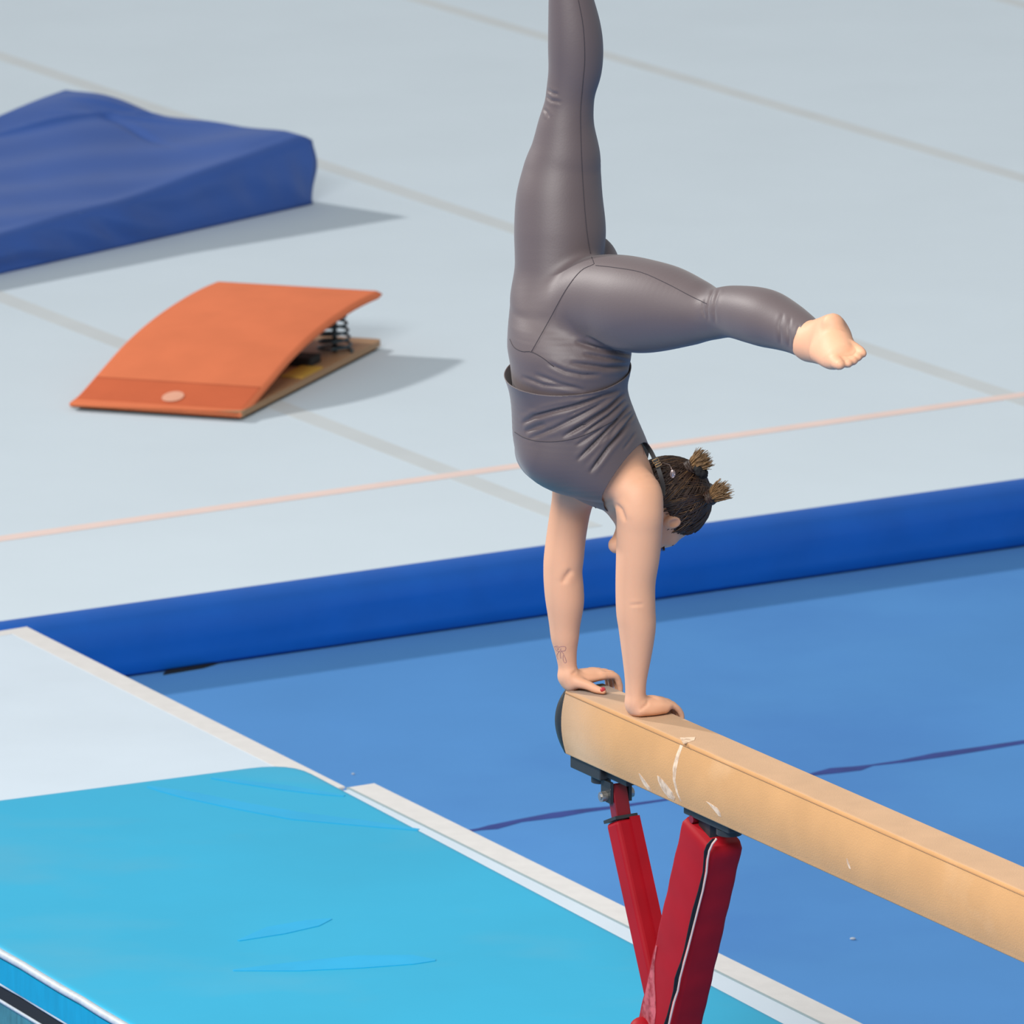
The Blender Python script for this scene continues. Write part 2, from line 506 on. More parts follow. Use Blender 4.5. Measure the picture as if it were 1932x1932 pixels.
# ------------------------------------------------------------------ crash mat
def crash_mat():
    A0 = on_z(590, 386, SZ)                           # near right corner on the floor
    B0 = on_z(-40, 527, SZ)                           # along the near side
    v = (B0 - A0).normalized()
    u = Vector((-v.y, v.x, 0))
    if u.y < 0:
        u = -u
    L, Wd = 2.6, 1.36
    def height(a, b):                                  # a across 0..1, b along 0..1
        m = b * L
        h = 0.285 - 0.10 * min(1, m / 1.1) - 0.05 * max(0, min(1, (m - 1.1) / 1.2))
        h += 0.042 * math.exp(-((a - 1) / 0.55) ** 2) * math.exp(-((m - 0.05) / 0.5) ** 2)
        h -= 0.020 * math.exp(-((a - 0.55) / 0.22) ** 2) * math.exp(-((m - 0.0) / 0.25) ** 2)
        fade = min(1, a / .08, (1 - a) / .05)
        h += fade * (0.010 * math.sin(9 * a + 5 * m) * math.exp(-((m - .5) / .6) ** 2) + 0.006 * math.sin(17 * a - 9 * m + 1))
        for (ca, cm, ang, ln, wd, hh) in ((0.78, 0.42, 1.0, .30, .022, .022), (0.60, 0.18, .35, .22, .022, .018), (0.52, 0.30, -0.3, .25, .02, -.018), (0.72, .10, .2, .2, .02, .016)):
            da, dm = (a - ca) * Wd, m - cm
            s = da * math.cos(ang) + dm * math.sin(ang)
            t = -da * math.sin(ang) + dm * math.cos(ang)
            h += hh * math.exp(-(t / wd) ** 2) * math.exp(-(s / ln) ** 2) * fade
        return h
    bm = bmesh.new()
    NU, NV, NS = 90, 150, 12
    def P(a, b, z):
        p = A0 + u * (a * Wd) + v * (b * L)
        return Vector((p.x, p.y, SZ + z))
    def rnd(x, n):                                     # slightly soften the rim
        return x
    topv = [[None] * (NV + 1) for _ in range(NU + 1)]
    for i in range(NU + 1):
        for j in range(NV + 1):
            a, b = i / NU, j / NV
            e = min(a * Wd, (1 - a) * Wd, b * L, (1 - b) * L)
            drop = 0.022 * max(0, 1 - e / 0.04) ** 2
            topv[i][j] = bm.verts.new(P(a, b, height(a, b) - drop))
    for i in range(NU):
        for j in range(NV):
            bm.faces.new((topv[i][j], topv[i + 1][j], topv[i + 1][j + 1], topv[i][j + 1]))
    rim = [(i, 0) for i in range(NU)] + [(NU, j) for j in range(NV)] + [(i, NV) for i in range(NU, 0, -1)] + [(0, j) for j in range(NV, 0, -1)]
    prev = [topv[i][j] for i, j in rim]
    for k in range(1, NS + 1):
        q = k / NS
        ring = []
        for (i, j), tv in zip(rim, [topv[i][j] for i, j in rim]):
            a, b = i / NU, j / NV
            out = Vector()
            zz = (tv.co.z - SZ) * (1 - q)
            bulge = 0.009 * math.sin(math.pi * min(1, q * 1.1))
            along = b * L if i in (0, NU) else a * Wd
            wr = 0.010 * math.sin(math.pi * q) * (math.sin(13 * along + 3 * math.sin(5 * along) + 6 * q) * (0.3 + 0.9 * min(1, along / 1.0)) + 0.35 * math.sin(29 * along + 4 * math.sin(3.1 * along) + 5 * q))
            d = bulge + wr * (1 if i in (0, NU) else 0.3)
            if i == 0: out -= u * d
            if i == NU: out += u * d
            if j == 0: out -= v * d
            if j == NV: out += v * d
            p = P(a, b, zz) + out
            p.z = SZ + 0.002 + zz * (1 - 0.002 / 0.2)
            ring.append(bm.verts.new(p))
        n = len(ring)
        for c in range(n):
            d = (c + 1) % n
            bm.faces.new((prev[c], prev[d], ring[d], ring[c]))
        prev = ring
    bm.faces.new(prev[::-1])
    o = obj('crash_mat', bm, M['crash'], smooth=True)
    tag(o, 'thick navy blue wrinkled crash mat on the pale floor, cut off by the left edge', 'mat')
crash_mat()

# ------------------------------------------------------------------ springboard
def springboard():
    F0, F1 = on_z(131, 774, SZ), on_z(455, 795, SZ)
    w = (F1 - F0)
    Wd = w.length
    w.normalize()
    l = (on_z(722, 657, SZ) - F1).normalized()
    root = empty('springboard', 'orange carpeted springboard with curved deck and coil springs on the pale floor', 'springboard', (F0.x, F0.y, SZ))
    L = (on_z(722, 657, SZ) - F1).length
    prof = [(0, .028), (.06, .040), (.15, .068), (.25, .098), (.38, .138), (.5, .166), (.62, .187), (.75, .203), (.9, .215), (1.03, .220), (1.14, .219), (1.2, .216)]
    prof = [(a * L / 1.2, b) for a, b in prof]
    def zt(s):
        for (a, b), (c, d) in zip(prof[:-1], prof[1:]):
            if s <= c:
                q = (s - a) / (c - a)
                return b + (d - b) * q
        return prof[-1][1]
    def zs(s):
        return sum(zt(min(L, max(0, s + d))) for d in (-.06, -.03, 0, .03, .06)) / 5
    def at(x, s, z):
        p = F0 + w * (x * Wd) + l * s
        return Vector((p.x, p.y, SZ + z))
    def deck(s0, s1, th, lift, inset, n, m, name):
        bm = bmesh.new()
        rings = []
        for i in range(n + 1):
            s = s0 + (s1 - s0) * i / n
            t = zs(s) + lift
            k = 1.0
            if s1 >= L - .001:
                k = max(0.15, math.sqrt(max(0, 1 - max(0, (s - (L - .02)) / .02) ** 2)))
            thk = min(th, t - 0.012)
            mid = t - thk / 2
            r = thk / 2 * k
            e = inset
            ring = []
            for sx, ex in ((0, 1), (1, -1)):
                for q in range(9):
                    an = math.pi * (q / 8) - math.pi / 2
                    off = r * (1 - math.cos(an)) 
                    x = (sx + ex * (e + off) / Wd)
                    zz = mid + r * math.sin(an) * (1 if sx else -1)
                    ring.append(at(x, s, zz))
            rings.append(ring)
        loft(bm, rings, True, True)
        return obj(name, bm, m, smooth=True)
    d = deck(0, L, 0.032, 0, 0, 60, M['orange'], 'deck')
    ub = deck(0.002, 0.03, 0.012, -0.012, 0.004, 4, M['ply'], 'front_lip')
    band = deck(0.03, 0.20, 0.006, 0.0015, 0.012, 12, M['orange_band'], 'front_band')
    band['label'] = 'darker worn orange band near the low end'
    # sticker
    bm = bmesh.new()
    for q in range(28):
        a = 2 * math.pi * q / 28
        s = 0.088 + 0.040 * math.sin(a)
        bm.verts.new(at(0.545 + 0.06 * math.cos(a), s, zs(s) + 0.0045))
    f = bm.faces.new(bm.verts[:])
    bmesh.ops.solidify(bm, geom=[f], thickness=0.001)
    st = obj('sticker', bm, M['sticker'])
    st['label'] = 'pale oval sticker'
    bm = bmesh.new()
    pl = [at(0, 0.0, 0), at(1, 0.0, 0), at(1, L + .0, 0), at(0, L + .0, 0)]
    prism(bm, round_poly(pl, [.01, .01, .03, .03], 4), SZ + 0.012, SZ + 0.034)
    # wedge the front so that it meets the deck
    for vtx in bm.verts:
        s = (vtx.co - F0).dot(l)
        if vtx.co.z > SZ + .02 and s < .05:
            vtx.co.z = SZ + 0.017
    base = obj('base_board', bm, M['ply'])
    bm = bmesh.new()
    for x in (0.02, 0.93):
        obox(bm, at(x + .025, L / 2 + .02, 0.006), w, l, UP, 0.018, L / 2 - .06, 0.006)
    rub = obj('rubber_runner', bm, M['gap'])
    ks = [d, ub, band, st, base, rub]
    for x in (0.88, 0.30):
        bm = bmesh.new()
        pts = []
        for i in range(141):
            q = i / 140
            an = q * 2 * math.pi * 5.5
            r = 0.062 * (1 - q) + 0.036 * q
            c = at(x, 1.02, 0.036 + q * 0.142)
            pts.append(c + w * (r * math.cos(an)) + l * (r * math.sin(an)))
        tube(bm, pts, 0.0055, 6)
        ks.append(obj('spring', bm, M['steel'], smooth=True))
        bm = bmesh.new()
        cyl(bm, at(x, 1.02, 0.036), at(x, 1.02, 0.178), 0.009, 10)
        ks.append(obj('spring_rod', bm, M['steel'], smooth=True))
    bm = bmesh.new()
    obox(bm, at(0.80, 0.80, 0.05), w, l, UP, 0.07, 0.05, 0.016)
    bevel(bm, .006, 2)
    ks.append(obj('bumper', bm, M['gap']))
    bm = bmesh.new()
    obox(bm, at(0.92, 0.66, 0.036), w, l, UP, 0.04, 0.09, 0.004)
    ks.append(obj('foam_pad', bm, M['yellow']))
    ks[-1]['label'] = 'yellow foam pad on the base'
    adopt(root, *ks)
springboard()

# ------------------------------------------------------------------ balance beam
BH = 1.25
PE = on_z(1067, 1301, BH)                       # near top corner of the beam's far end
bn = -DB                                        # along the beam, towards the camera
def bp(s, a, z):
    """s along the beam from its far end, a across it from the near edge, z height"""
    p = PE + bn * s + DA * a
    return Vector((p.x, p.y, z))
TW, MW, HH, RR = 0.112, 0.136, 0.162, 0.007
def beam_profile(grow=0.0):
    pts = []
    n = 14
    c = TW / 2
    # near side from top to bottom, then the far side back up
    top = BH
    bot = BH - HH
    side = []
    for i in range(n + 1):
        q = i / n
        z = top - RR - (HH - 2 * RR) * q
        b = (MW - TW) / 2 * (1 - (2 * q - 1) ** 2)
        side.append((-b, z))
    def corner(cx, cz, a0, a1):
        return [(cx + RR * math.cos(a), cz + RR * math.sin(a)) for a in [a0 + (a1 - a0) * k / 5 for k in range(6)]]
    pts += corner(RR, top - RR, math.pi / 2, math.pi)[:-1]
    pts += side
    pts += corner(RR, bot + RR, math.pi, 1.5 * math.pi)[1:]
    far = [(TW - x, z) for x, z in pts[::-1]]
    lid = [(TW - RR - (TW - 2 * RR) * q, top) for q in (.04, .35, .65, .96)]
    return pts + far + lid
bpf = beam_profile()
beam = empty('balance_beam', 'tan suede balance beam with red padded legs', 'balance beam', bp(2.5, TW / 2, 0))
bm = bmesh.new()
ss = [0.0] + [0.25 * i for i in range(1, 20)] + [5.0]
loft(bm, [[bp(s, a, z) for a, z in bpf] for s in ss])
bbody = obj('beam_body', bm, [M['suede'], M['suede_top']])
for p in bbody.data.polygons:
    p.use_smooth = len(p.vertices) == 4
    if p.normal.z > .72 and p.use_smooth:
        p.material_index = 1
bm = bmesh.new()
ring0 = [bp(-0.001, a, z) for a, z in bpf]
ring1, ring2 = [], []
for a, z in bpf:
    q = (z - (BH - HH / 2)) / (HH / 2)
    ring1.append(bp(-0.004 - 0.026 * (1 - q * q), TW / 2 + (a - TW / 2) * 1.0, z))
    ring2.append(bp(-0.006 - 0.034 * (1 - q * q), TW / 2 + (a - TW / 2) * .88, BH - HH / 2 + (z - BH + HH / 2) * .96))
loft(bm, [ring0, ring1, ring2])
ecap = obj('end_cap', bm, M['black'], smooth=True)
ecap['label'] = 'black rounded end cap'
bm = bmesh.new()
tube(bm, [bp(s, -0.0006, BH - 0.0085) for s in ss], 0.0016, 6)
bseam = obj('cover_seam', bm, M['suede_seam'], smooth=True)
def on_beam(px, py, a=TW / 2):
    r = ray(px, py)
    o = Vector((0, 0, CAMH))
    q = PE + DA * a
    return o + r * ((q - o).dot(DA) / r.dot(DA))
bk = [bbody, ecap, bseam]
# chalk marks on the near side
def chalk(pts, w0):
    bm = bmesh.new()
    rings = []
    for k, (px, py, wpx) in enumerate(pts):
        p = on_beam(px, py, 0)
        b = (MW - TW) / 2 * (1 - ((p.z - (BH - HH / 2)) / (HH / 2 - RR)) ** 2)
        p = p - DA * (max(0, b) + 0.0006)
        h = wpx / 2 / 420
        rings.append([p - bn * h, p + bn * h, p + bn * h + DA * 0.002, p - bn * h + DA * .002])
    loft(bm, rings)
    o = obj('chalk_mark', bm, M['chalk'])
    o['label'] = 'whitish chalk smear'
    return o
bk.append(chalk([(1287, 1404, 5), (1284, 1425, 6), (1281, 1448, 7), (1280, 1470, 5), (1283, 1495, 4), (1287, 1512, 3)], 0))
bk.append(chalk([(1212, 1458, 2), (1217, 1470, 9), (1222, 1482, 12), (1226, 1492, 8)], 0))
bk.append(chalk([(1250, 1463, 5), (1256, 1475, 16), (1262, 1488, 22), (1266, 1500, 20), (1268, 1508, 10)], 0))
bk.append(chalk([(1342, 1512, 6), (1352, 1520, 16), (1358, 1530, 12), (1362, 1540, 5)], 0))
bk.append(chalk([(1606, 1618, 2), (1608, 1628, 4), (1610, 1638, 3)], 0))
bm = bmesh.new()
prism(bm, [on_z(1283, 1392, BH), on_z(1312, 1391, BH), on_z(1310, 1397, BH), on_z(1298, 1401, BH), on_z(1290, 1404, BH)], BH - .001, BH + .0007)
bk.append(obj('chalk_mark', bm, M['chalk']))
bk[-1]['label'] = 'chalk patch on the top of the beam'
# supports under the far end
C = TW / 2
zb = BH - HH
pin = on_beam(1163, 1499)
s_pin = (pin - bp(0, C, 0)).dot(bn)
bm = bmesh.new()
s_blk = (on_beam(1076, 1437, 0.012) - bp(0, 0, 0)).dot(bn)
obox(bm, bp(s_blk + .07, C, zb - 0.016), bn, DA, UP, 0.07, 0.045, 0.017)
bevel(bm, .003, 2)
blk = obj('mounting_block', bm, M['black'])
bm = bmesh.new()
obox(bm, bp(s_pin + 0.02, C, zb - 0.012), bn, DA, UP, 0.075, 0.030, 0.012)
obox(bm, bp(s_pin, C - .026, pin.z + 0.012), bn, DA, UP, 0.022, 0.004, 0.026)
obox(bm, bp(s_pin, C + .026, pin.z + 0.012), bn, DA, UP, 0.022, 0.004, 0.026)
brk = obj('hinge_bracket', bm, M['black'])
bm = bmesh.new()
cyl(bm, bp(s_pin - .055, C - .01, zb - .034), bp(s_pin - .055, C - .01, zb - .052), 0.024, 24)
knob = obj('knob', bm, M['black'], smooth=False)
bm = bmesh.new()
cyl(bm, bp(s_pin, C - 0.044, pin.z), bp(s_pin, C - 0.028, pin.z), 0.0125, 24)
cyl(bm, bp(s_pin, C + 0.028, pin.z), bp(s_pin, C + 0.044, pin.z), 0.0125, 24)
cyl(bm, bp(s_pin, C - 0.047, pin.z), bp(s_pin, C - 0.040, pin.z), 0.006, 16)
hpin = obj('hinge_pin', bm, M['chrome'])
bk += [blk, brk, knob, hpin]
def bar(p, q, wb, wa, m, name, r=0.006, flare=None):
    """square bar in the beam's vertical plane, wb along the beam and wa across it"""
    t = (q - p).normalized()
    sb = t.cross(DA).normalized()
    if sb.dot(bn) < 0:
        sb = -sb
    bm = bmesh.new()
    obox(bm, (p + q) / 2, sb, DA, t, wb / 2, wa / 2, (q - p).length / 2)
    if r:
        bevel(bm, r, 3)
    return obj(name, bm, m), sb, t
joint = on_beam(1256, 1975)
tube_o, _, _ = bar(pin + UP * .028, on_beam(1178, 1580), 0.030, 0.040, M['red_paint'], 'inner_tube', .003)
sleeve, sb, t = bar(on_beam(1172, 1548), on_beam(1250, 1905), 0.056, 0.058, M['red'], 'strut_pad', .010)
# a flap overlapping along its right-hand corner and a dark metal rim at its mouth
bm = bmesh.new()
p, q = on_beam(1172, 1546) + sb * .030 + DA * .020, on_beam(1250, 1900) + sb * .030 + DA * .020
obox(bm, (p + q) / 2, sb, DA, t, 0.003, 0.013, (q - p).length / 2)
flap_o = obj('strut_flap', bm, M['red'])
bm = bmesh.new()
obox(bm, on_beam(1171, 1544), sb, DA, t, 0.030, 0.031, 0.004)
rim_o = obj('sleeve_rim', bm, M['black'])
bk += [tube_o, sleeve, flap_o, rim_o]
# the padded leg
p, q = on_beam(1346, 1566), on_beam(1257, 1960)
t = (q - p).normalized()
sb = t.cross(DA).normalized()
if sb.dot(bn) < 0:
    sb = -sb
def leg_profile(k, bulge):
    wb, wa = 0.0725 * k, 0.046 * k
    pts = []
    for (sx, sy) in ((-1, -1), (1, -1), (1, 1), (-1, 1)):
        cx, cy, r = sx * (wb - .014), sy * (wa - .014), .014
        a0 = math.atan2(sy, sx) - math.pi / 4
        for i in range(5):
            a = a0 + math.pi / 2 * i / 4
            pts.append((cx + r * math.cos(a), cy + r * math.sin(a)))
    return pts
bm = bmesh.new()
rings = []
Ln = (q - p).length
for i in range(41):
    f = i / 40
    k = 1.0 - 0.10 * max(0, 1 - f / .03) ** 2 + 0.012 * math.sin(f * 40) * math.sin(f * 13)
    rings.append([p + t * (f * Ln) + sb * x + DA * y for x, y in leg_profile(k, 0)])
loft(bm, rings)
leg = obj('leg_pad', bm, M['red'], smooth=True)
# dark slit and pale welt of the zip, on the face towards the camera beside the corner
def on_face(px, py, off=0.0735):
    r = ray(px, py)
    o = Vector((0, 0, CAMH))
    c = p + sb * off
    return o + r * ((c - o).dot(sb) / r.dot(sb))
zl = [(1352, 1582), (1344, 1592), (1338, 1605), (1335, 1622), (1333, 1645), (1326, 1680), (1317, 1715), (1308, 1750), (1298, 1790), (1291, 1815), (1287, 1830), (1283, 1845), (1279, 1868), (1272, 1890), (1266, 1915), (1262, 1932), (1258, 1950)]
bm = bmesh.new()
tube(bm, [on_face(x, y) for x, y in zl], 0.0028, 6)
welt = obj('zip_welt', bm, M['thread'], smooth=True)
bm = bmesh.new()
rings = []
for i, (x, y) in enumerate(zl):
    wv = 0.0045 + 0.0025 * math.sin(i * 1.3)
    cpt = on_face(x, y, .0728) - DA * 0.0075
    rings.append([cpt - DA * wv, cpt + DA * wv, cpt + DA * wv - sb * .002, cpt - DA * wv - sb * .002])
loft(bm, rings)
slit = obj('zip_slit', bm, M['gap'])
# scuffed patch low on the left corner
bm = bmesh.new()
rings = []
for f, wv in ((.60, .004), (.68, .012), (.74, .026), (.80, .040), (.86, .050), (.92, .056), (.99, .06)):
    c = p + t * (f * Ln) - DA * 0.0475 - sb * 0.058
    wv *= 1 + .15 * math.sin(f * 90)
    rings.append([c, c + sb * wv, c + sb * wv + DA * .002, c + DA * .002])
loft(bm, rings)
scf = obj('scuffed_patch', bm, M['scuff'])
scf['label'] = 'pink scuffed patch on the red pad'
# bracket under the beam above the leg
bm = bmesh.new()
s_leg = (p - bp(0, C, 0)).dot(bn)
obox(bm, bp(s_leg + .03, C, zb - 0.010), bn, DA, UP, 0.10, 0.040, 0.011)
bevel(bm, .003, 2)
obox(bm, bp(s_leg, C, zb - 0.03), bn, DA, UP, 0.025, 0.025, 0.03)
tb = obj('mounting_plate', bm, M['black'])
bm = bmesh.new()
cyl(bm, bp(s_leg + .085, C - .01, zb - .022), bp(s_leg + .085, C - .01, zb - .036), 0.030, 24)
tk = obj('knob', bm, M['black'])
bm = bmesh.new()
cyl(bm, bp(s_leg - .035, C - 0.040, zb - .026), bp(s_leg - .035, C - .022, zb - .026), 0.010, 16)
bo = obj('bolt', bm, M['red_paint'])
# joint, post and foot below the frame
jp = on_beam(1256, 1955)
bm = bmesh.new()
obox(bm, Vector((jp.x, jp.y, jp.z - .06)), bn, DA, UP, 0.085, 0.055, 0.07)
bevel(bm, .02, 3)
jo = obj('joint_pad', bm, M['red'])
bm = bmesh.new()
c = on_beam(1212, 1944, C - .05)
bmesh.ops.create_uvsphere(bm, u_segments=20, v_segments=12, radius=0.033, matrix=Matrix.Translation(c))
jk = obj('adjuster_pad', bm, M['red'], smooth=True)
bm = bmesh.new()
obox(bm, Vector((jp.x, jp.y, jp.z / 2 - .03)), bn, DA, UP, 0.04, 0.04, jp.z / 2 - .05)
bevel(bm, .004, 2)
po = obj('post', bm, M['red_paint'])
bm = bmesh.new()
obox(bm, Vector((jp.x, jp.y, .026)), bn, DA, UP, 0.05, 0.45, 0.026)
bevel(bm, .008, 2)
fo = obj('foot_bar', bm, M['red_paint'])
bk += [leg, welt, slit, scf, tb, tk, bo, jo, jk, po, fo]
adopt(beam, *bk)

# ------------------------------------------------------------------ crumbs of chalk on the blue carpet
for (px, py, r), lab in (((1609, 1771, .006), 'white crumb of chalk lying on the blue carpet below the beam'),
                         ((666, 1460, .004), 'tiny pale crumb on the blue carpet beside the base mat corner')):
    bm = bmesh.new()
    bmesh.ops.create_icosphere(bm, subdivisions=2, radius=r, matrix=Matrix.Translation(on_z(px, py, r * .5)) @ Matrix.Diagonal((1.3, .9, .6, 1)))
    for v_ in bm.verts:
        v_.co += Vector((random.uniform(-1, 1), random.uniform(-1, 1), random.uniform(0, 1))) * r * .12
    for v_ in bm.verts:
        v_.co.z = max(v_.co.z, 0.0005)
    cr = obj('chalk_crumb', bm, M['white_piping'])
    tag(cr, lab, 'chalk')

# ================================================================== PERSON IN A HANDSTAND
YL, YR = on_z(1072, 1299, BH).y, on_z(1200, 1350, BH).y
Y0 = (YL + YR) / 2
DL, DR = YL - Y0, YR - Y0
def N(px, py, dy):
    return on_y(px, py, Y0 + dy)
MPP = (N(1200, 900, 0) - N(1199, 900, 0)).length           # metres per photo pixel at the body
def to_px(P):
    """photo position of points (n, 3)"""
    x, y, z = P[:, 0], P[:, 1], P[:, 2] - CAMH
    d = y * CP - z * SP
    return np.stack([IMG / 2 + FPX * x / d, IMG / 2 - FPX * (y * SP + z * CP) / d], 1)
def smooth_where(V, Q, n, keep):
    """relax the surface except near the points in keep (centre, radius)"""
    m = np.ones(len(V), bool)
    for c, r in keep:
        m &= np.linalg.norm(V - np.array(c), axis=1) > r
    for _ in range(n):
        V = lap(V, Q, .5, m)
        V = lap(V, Q, -.52, m)
    return V
nDA, nDB = np.array(DA), np.array(DB)

def catmull(L, n):
    L = np.array(L, float)
    P = np.vstack([2 * L[0] - L[1], L, 2 * L[-1] - L[-2]])
    out = []
    for i in range(1, len(P) - 2):
        for k in range(n):
            t = k / n
            a, b, c, d = P[i - 1], P[i], P[i + 1], P[i + 2]
            out.append(0.5 * (2 * b + (c - a) * t + (2 * a - 5 * b + 4 * c - d) * t * t + (3 * b - a - 3 * c + d) * t ** 3))
    out.append(P[-2])
    return np.array(out)

def chain_view(nodes, ratio=0.95, sub=6, n0=None):
    """limb: (px, py, dy, half width in px[, depth ratio]); width lies across the limb as seen from the hall side"""
    L = []
    for nd in nodes:
        p = N(*nd[:3])
        rr = nd[3] * MPP * (p.y / Y0)
        L.append([*p, rr, rr * (nd[4] if len(nd) > 4 else ratio)])
    L = catmull(L, sub)
    A = []
    for i in range(len(L)):
        t = L[min(i + 1, len(L) - 1), :3] - L[max(i - 1, 0), :3]
        v = np.array([0, 0, CAMH]) - L[i, :3]
        A.append(np.cross(t, v))
    return L, np.array(A)
def chain_axes(nodes, aref, sub=4):
    """(x, y, z, ra, rb) with the a axis nearest to aref"""
    L = catmull(nodes, sub) if sub > 1 else np.array(nodes, float)
    return L, np.repeat(np.array([aref]), len(L), 0)
def torso_node(py, l, r, wB, dyo=0.0):
    c = (l + r) / 2
    h = (r - l) / 2 * MPP
    wA = math.sqrt(max(h * h - (0.505 * wB) ** 2, .0025)) / 0.863
    p = N(c, py, 0.585 * (c - 1135) * MPP + dyo)
    return [*p, wA, wB]

class Grid:
    def __init__(g, lo, hi, h):
        g.h = h
        g.lo = np.array(lo, float)
        g.n = np.ceil((np.array(hi) - g.lo) / h).astype(int) + 1
        g.f = np.full(g.n, 0.2, np.float32)
    def box(g, lo, hi):
        a = np.clip(np.floor((lo - g.lo) / g.h).astype(int), 0, g.n)
        b = np.clip(np.ceil((hi - g.lo) / g.h).astype(int) + 1, 0, g.n)
        return a, b
    def coords(g, a, b):
        return [(g.lo[k] + g.h * np.arange(a[k], b[k])).astype(np.float32) for k in range(3)]
    def chain(g, LA, k=0.02, shrink=0.0, op='add', oblique=False):
        L, A = LA
        m = k + 0.02
        R = L[:, 3:5].max(1)
        lo, hi = (L[:, :3] - R[:, None] - m).min(0), (L[:, :3] + R[:, None] + m).max(0)
        a, b = g.box(lo, hi)
        if (b <= a).any():
            return
        tmp = np.full(b - a, 0.2, np.float32)
        for i in range(len(L) - 1):
            p, q = L[i], L[i + 1]
            rm = max(R[i], R[i + 1]) + m
            sa, sb = g.box(np.minimum(p[:3], q[:3]) - rm, np.maximum(p[:3], q[:3]) + rm)
            sa, sb = np.maximum(sa, a), np.minimum(sb, b)
            if (sb <= sa).any():
                continue
            X, Y, Z = g.coords(sa, sb)
            X = X[:, None, None] - np.float32(p[0]); Y = Y[None, :, None] - np.float32(p[1]); Z = Z[None, None, :] - np.float32(p[2])
            d = q[:3] - p[:3]
            ln = np.linalg.norm(d)
            if ln < 1e-6:
                d = np.array([0, 0, 1.0]); ln = 1e-6
            t = d / np.linalg.norm(d)
            av = A[i] + A[i + 1]
            av = av - t * av.dot(t)
            av /= np.linalg.norm(av)
            bv = np.cross(t, av)
            if oblique:                      # sections stay in the DA / DB plane although the axis leans
                inv = np.linalg.inv(np.stack([nDA, nDB, t], 1))
                av, bv, tt = inv
            else:
                tt = t
            ct = X * tt[0] + Y * tt[1] + Z * tt[2]
            s = np.clip(ct / ln, 0, 1)
            ra = p[3] + (q[3] - p[3]) * s
            rb = p[4] + (q[4] - p[4]) * s
            et = ct - s * np.float32(ln)
            ea = X * av[0] + Y * av[1] + Z * av[2]
            eb = X * bv[0] + Y * bv[1] + Z * bv[2]
            rt = np.minimum(ra, rb)
            rt = rt * np.where(ct < 0, 1.0 if i == 0 else .35, 1.0 if i == len(L) - 2 else .35).astype(np.float32)
            ea /= ra; eb /= rb; et = et / rt
            k0 = np.sqrt(ea * ea + eb * eb + et * et)
            ea /= ra; eb /= rb; et /= rt
            k1 = np.sqrt(ea * ea + eb * eb + et * et) + 1e-6
            dd = k0 * (k0 - 1) / k1
            sl = tuple(slice(sa[j] - a[j], sb[j] - a[j]) for j in range(3))
            np.minimum(tmp[sl], dd, out=tmp[sl])
        sl = tuple(slice(a[j], b[j]) for j in range(3))
        G = g.f[sl]
        tmp += np.float32(shrink)
        if op == 'add':
            hh = np.maximum(k - np.abs(G - tmp), 0) / k
            g.f[sl] = np.minimum(G, tmp) - hh * hh * np.float32(k * 0.25)
        else:
            hh = np.maximum(k - np.abs(G + tmp), 0) / k
            g.f[sl] = np.maximum(G, -tmp) + hh * hh * np.float32(k * 0.25)
    def ball(g, c, axes, radii, k=0.02, shrink=0.0, op='add'):
        """ellipsoid with orthonormal axes (3 rows)"""
        c = np.array(c, float)
        R = max(radii) + k + 0.02
        a, b = g.box(c - R, c + R)
        if (b <= a).any():
            return
        X, Y, Z = g.coords(a, b)
        X = X[:, None, None] - np.float32(c[0]); Y = Y[None, :, None] - np.float32(c[1]); Z = Z[None, None, :] - np.float32(c[2])
        k0 = 0; k1 = 0
        for ax, r in zip(axes, radii):
            e = (X * ax[0] + Y * ax[1] + Z * ax[2]) / np.float32(r)
            k0 = k0 + e * e
            e = e / np.float32(r)
            k1 = k1 + e * e
        k0 = np.sqrt(k0); k1 = np.sqrt(k1) + 1e-6
        tmp = k0 * (k0 - 1) / k1 + np.float32(shrink)
        sl = tuple(slice(a[j], b[j]) for j in range(3))
        G = g.f[sl]
        if op == 'add':
            hh = np.maximum(k - np.abs(G - tmp), 0) / k
            g.f[sl] = np.minimum(G, tmp) - hh * hh * np.float32(k * 0.25)
        else:
            hh = np.maximum(k - np.abs(G + tmp), 0) / k
            g.f[sl] = np.maximum(G, -tmp) + hh * hh * np.float32(k * 0.25)
    def mesh(g, iso=0.0, smooth=2):
        """surface nets"""
        f = g.f - np.float32(iso)
        ins = f < 0
        n = np.array(f.shape) - 1
        cnt = np.zeros(n, np.int8)
        for i in (0, 1):
            for j in (0, 1):
                for k in (0, 1):
                    cnt += ins[i:n[0] + i, j:n[1] + j, k:n[2] + k]
        act = (cnt > 0) & (cnt < 8)
        ci = np.argwhere(act)
        idx = np.full(n, -1, np.int32)
        idx[act] = np.arange(len(ci))
        acc = np.zeros((len(ci), 3)); w = np.zeros(len(ci))
        cor = [(i, j, k) for i in (0, 1) for j in (0, 1) for k in (0, 1)]
        F = {c: f[ci[:, 0] + c[0], ci[:, 1] + c[1], ci[:, 2] + c[2]] for c in cor}
        for c in cor:
            for ax in range(3):
                if c[ax] == 0:
                    d = list(c); d[ax] = 1; d = tuple(d)
                    fa, fb = F[c], F[d]
                    cr = (fa < 0) != (fb < 0)
                    t = np.where(cr, fa / np.where(cr, fa - fb, 1), 0)
                    p = np.array(c, float)[None] + np.zeros((len(ci), 3))
                    p[:, ax] += t
                    acc += p * cr[:, None]; w += cr
        V = ci + acc / np.maximum(w, 1)[:, None]
        V = g.lo + V * g.h
        Q = []
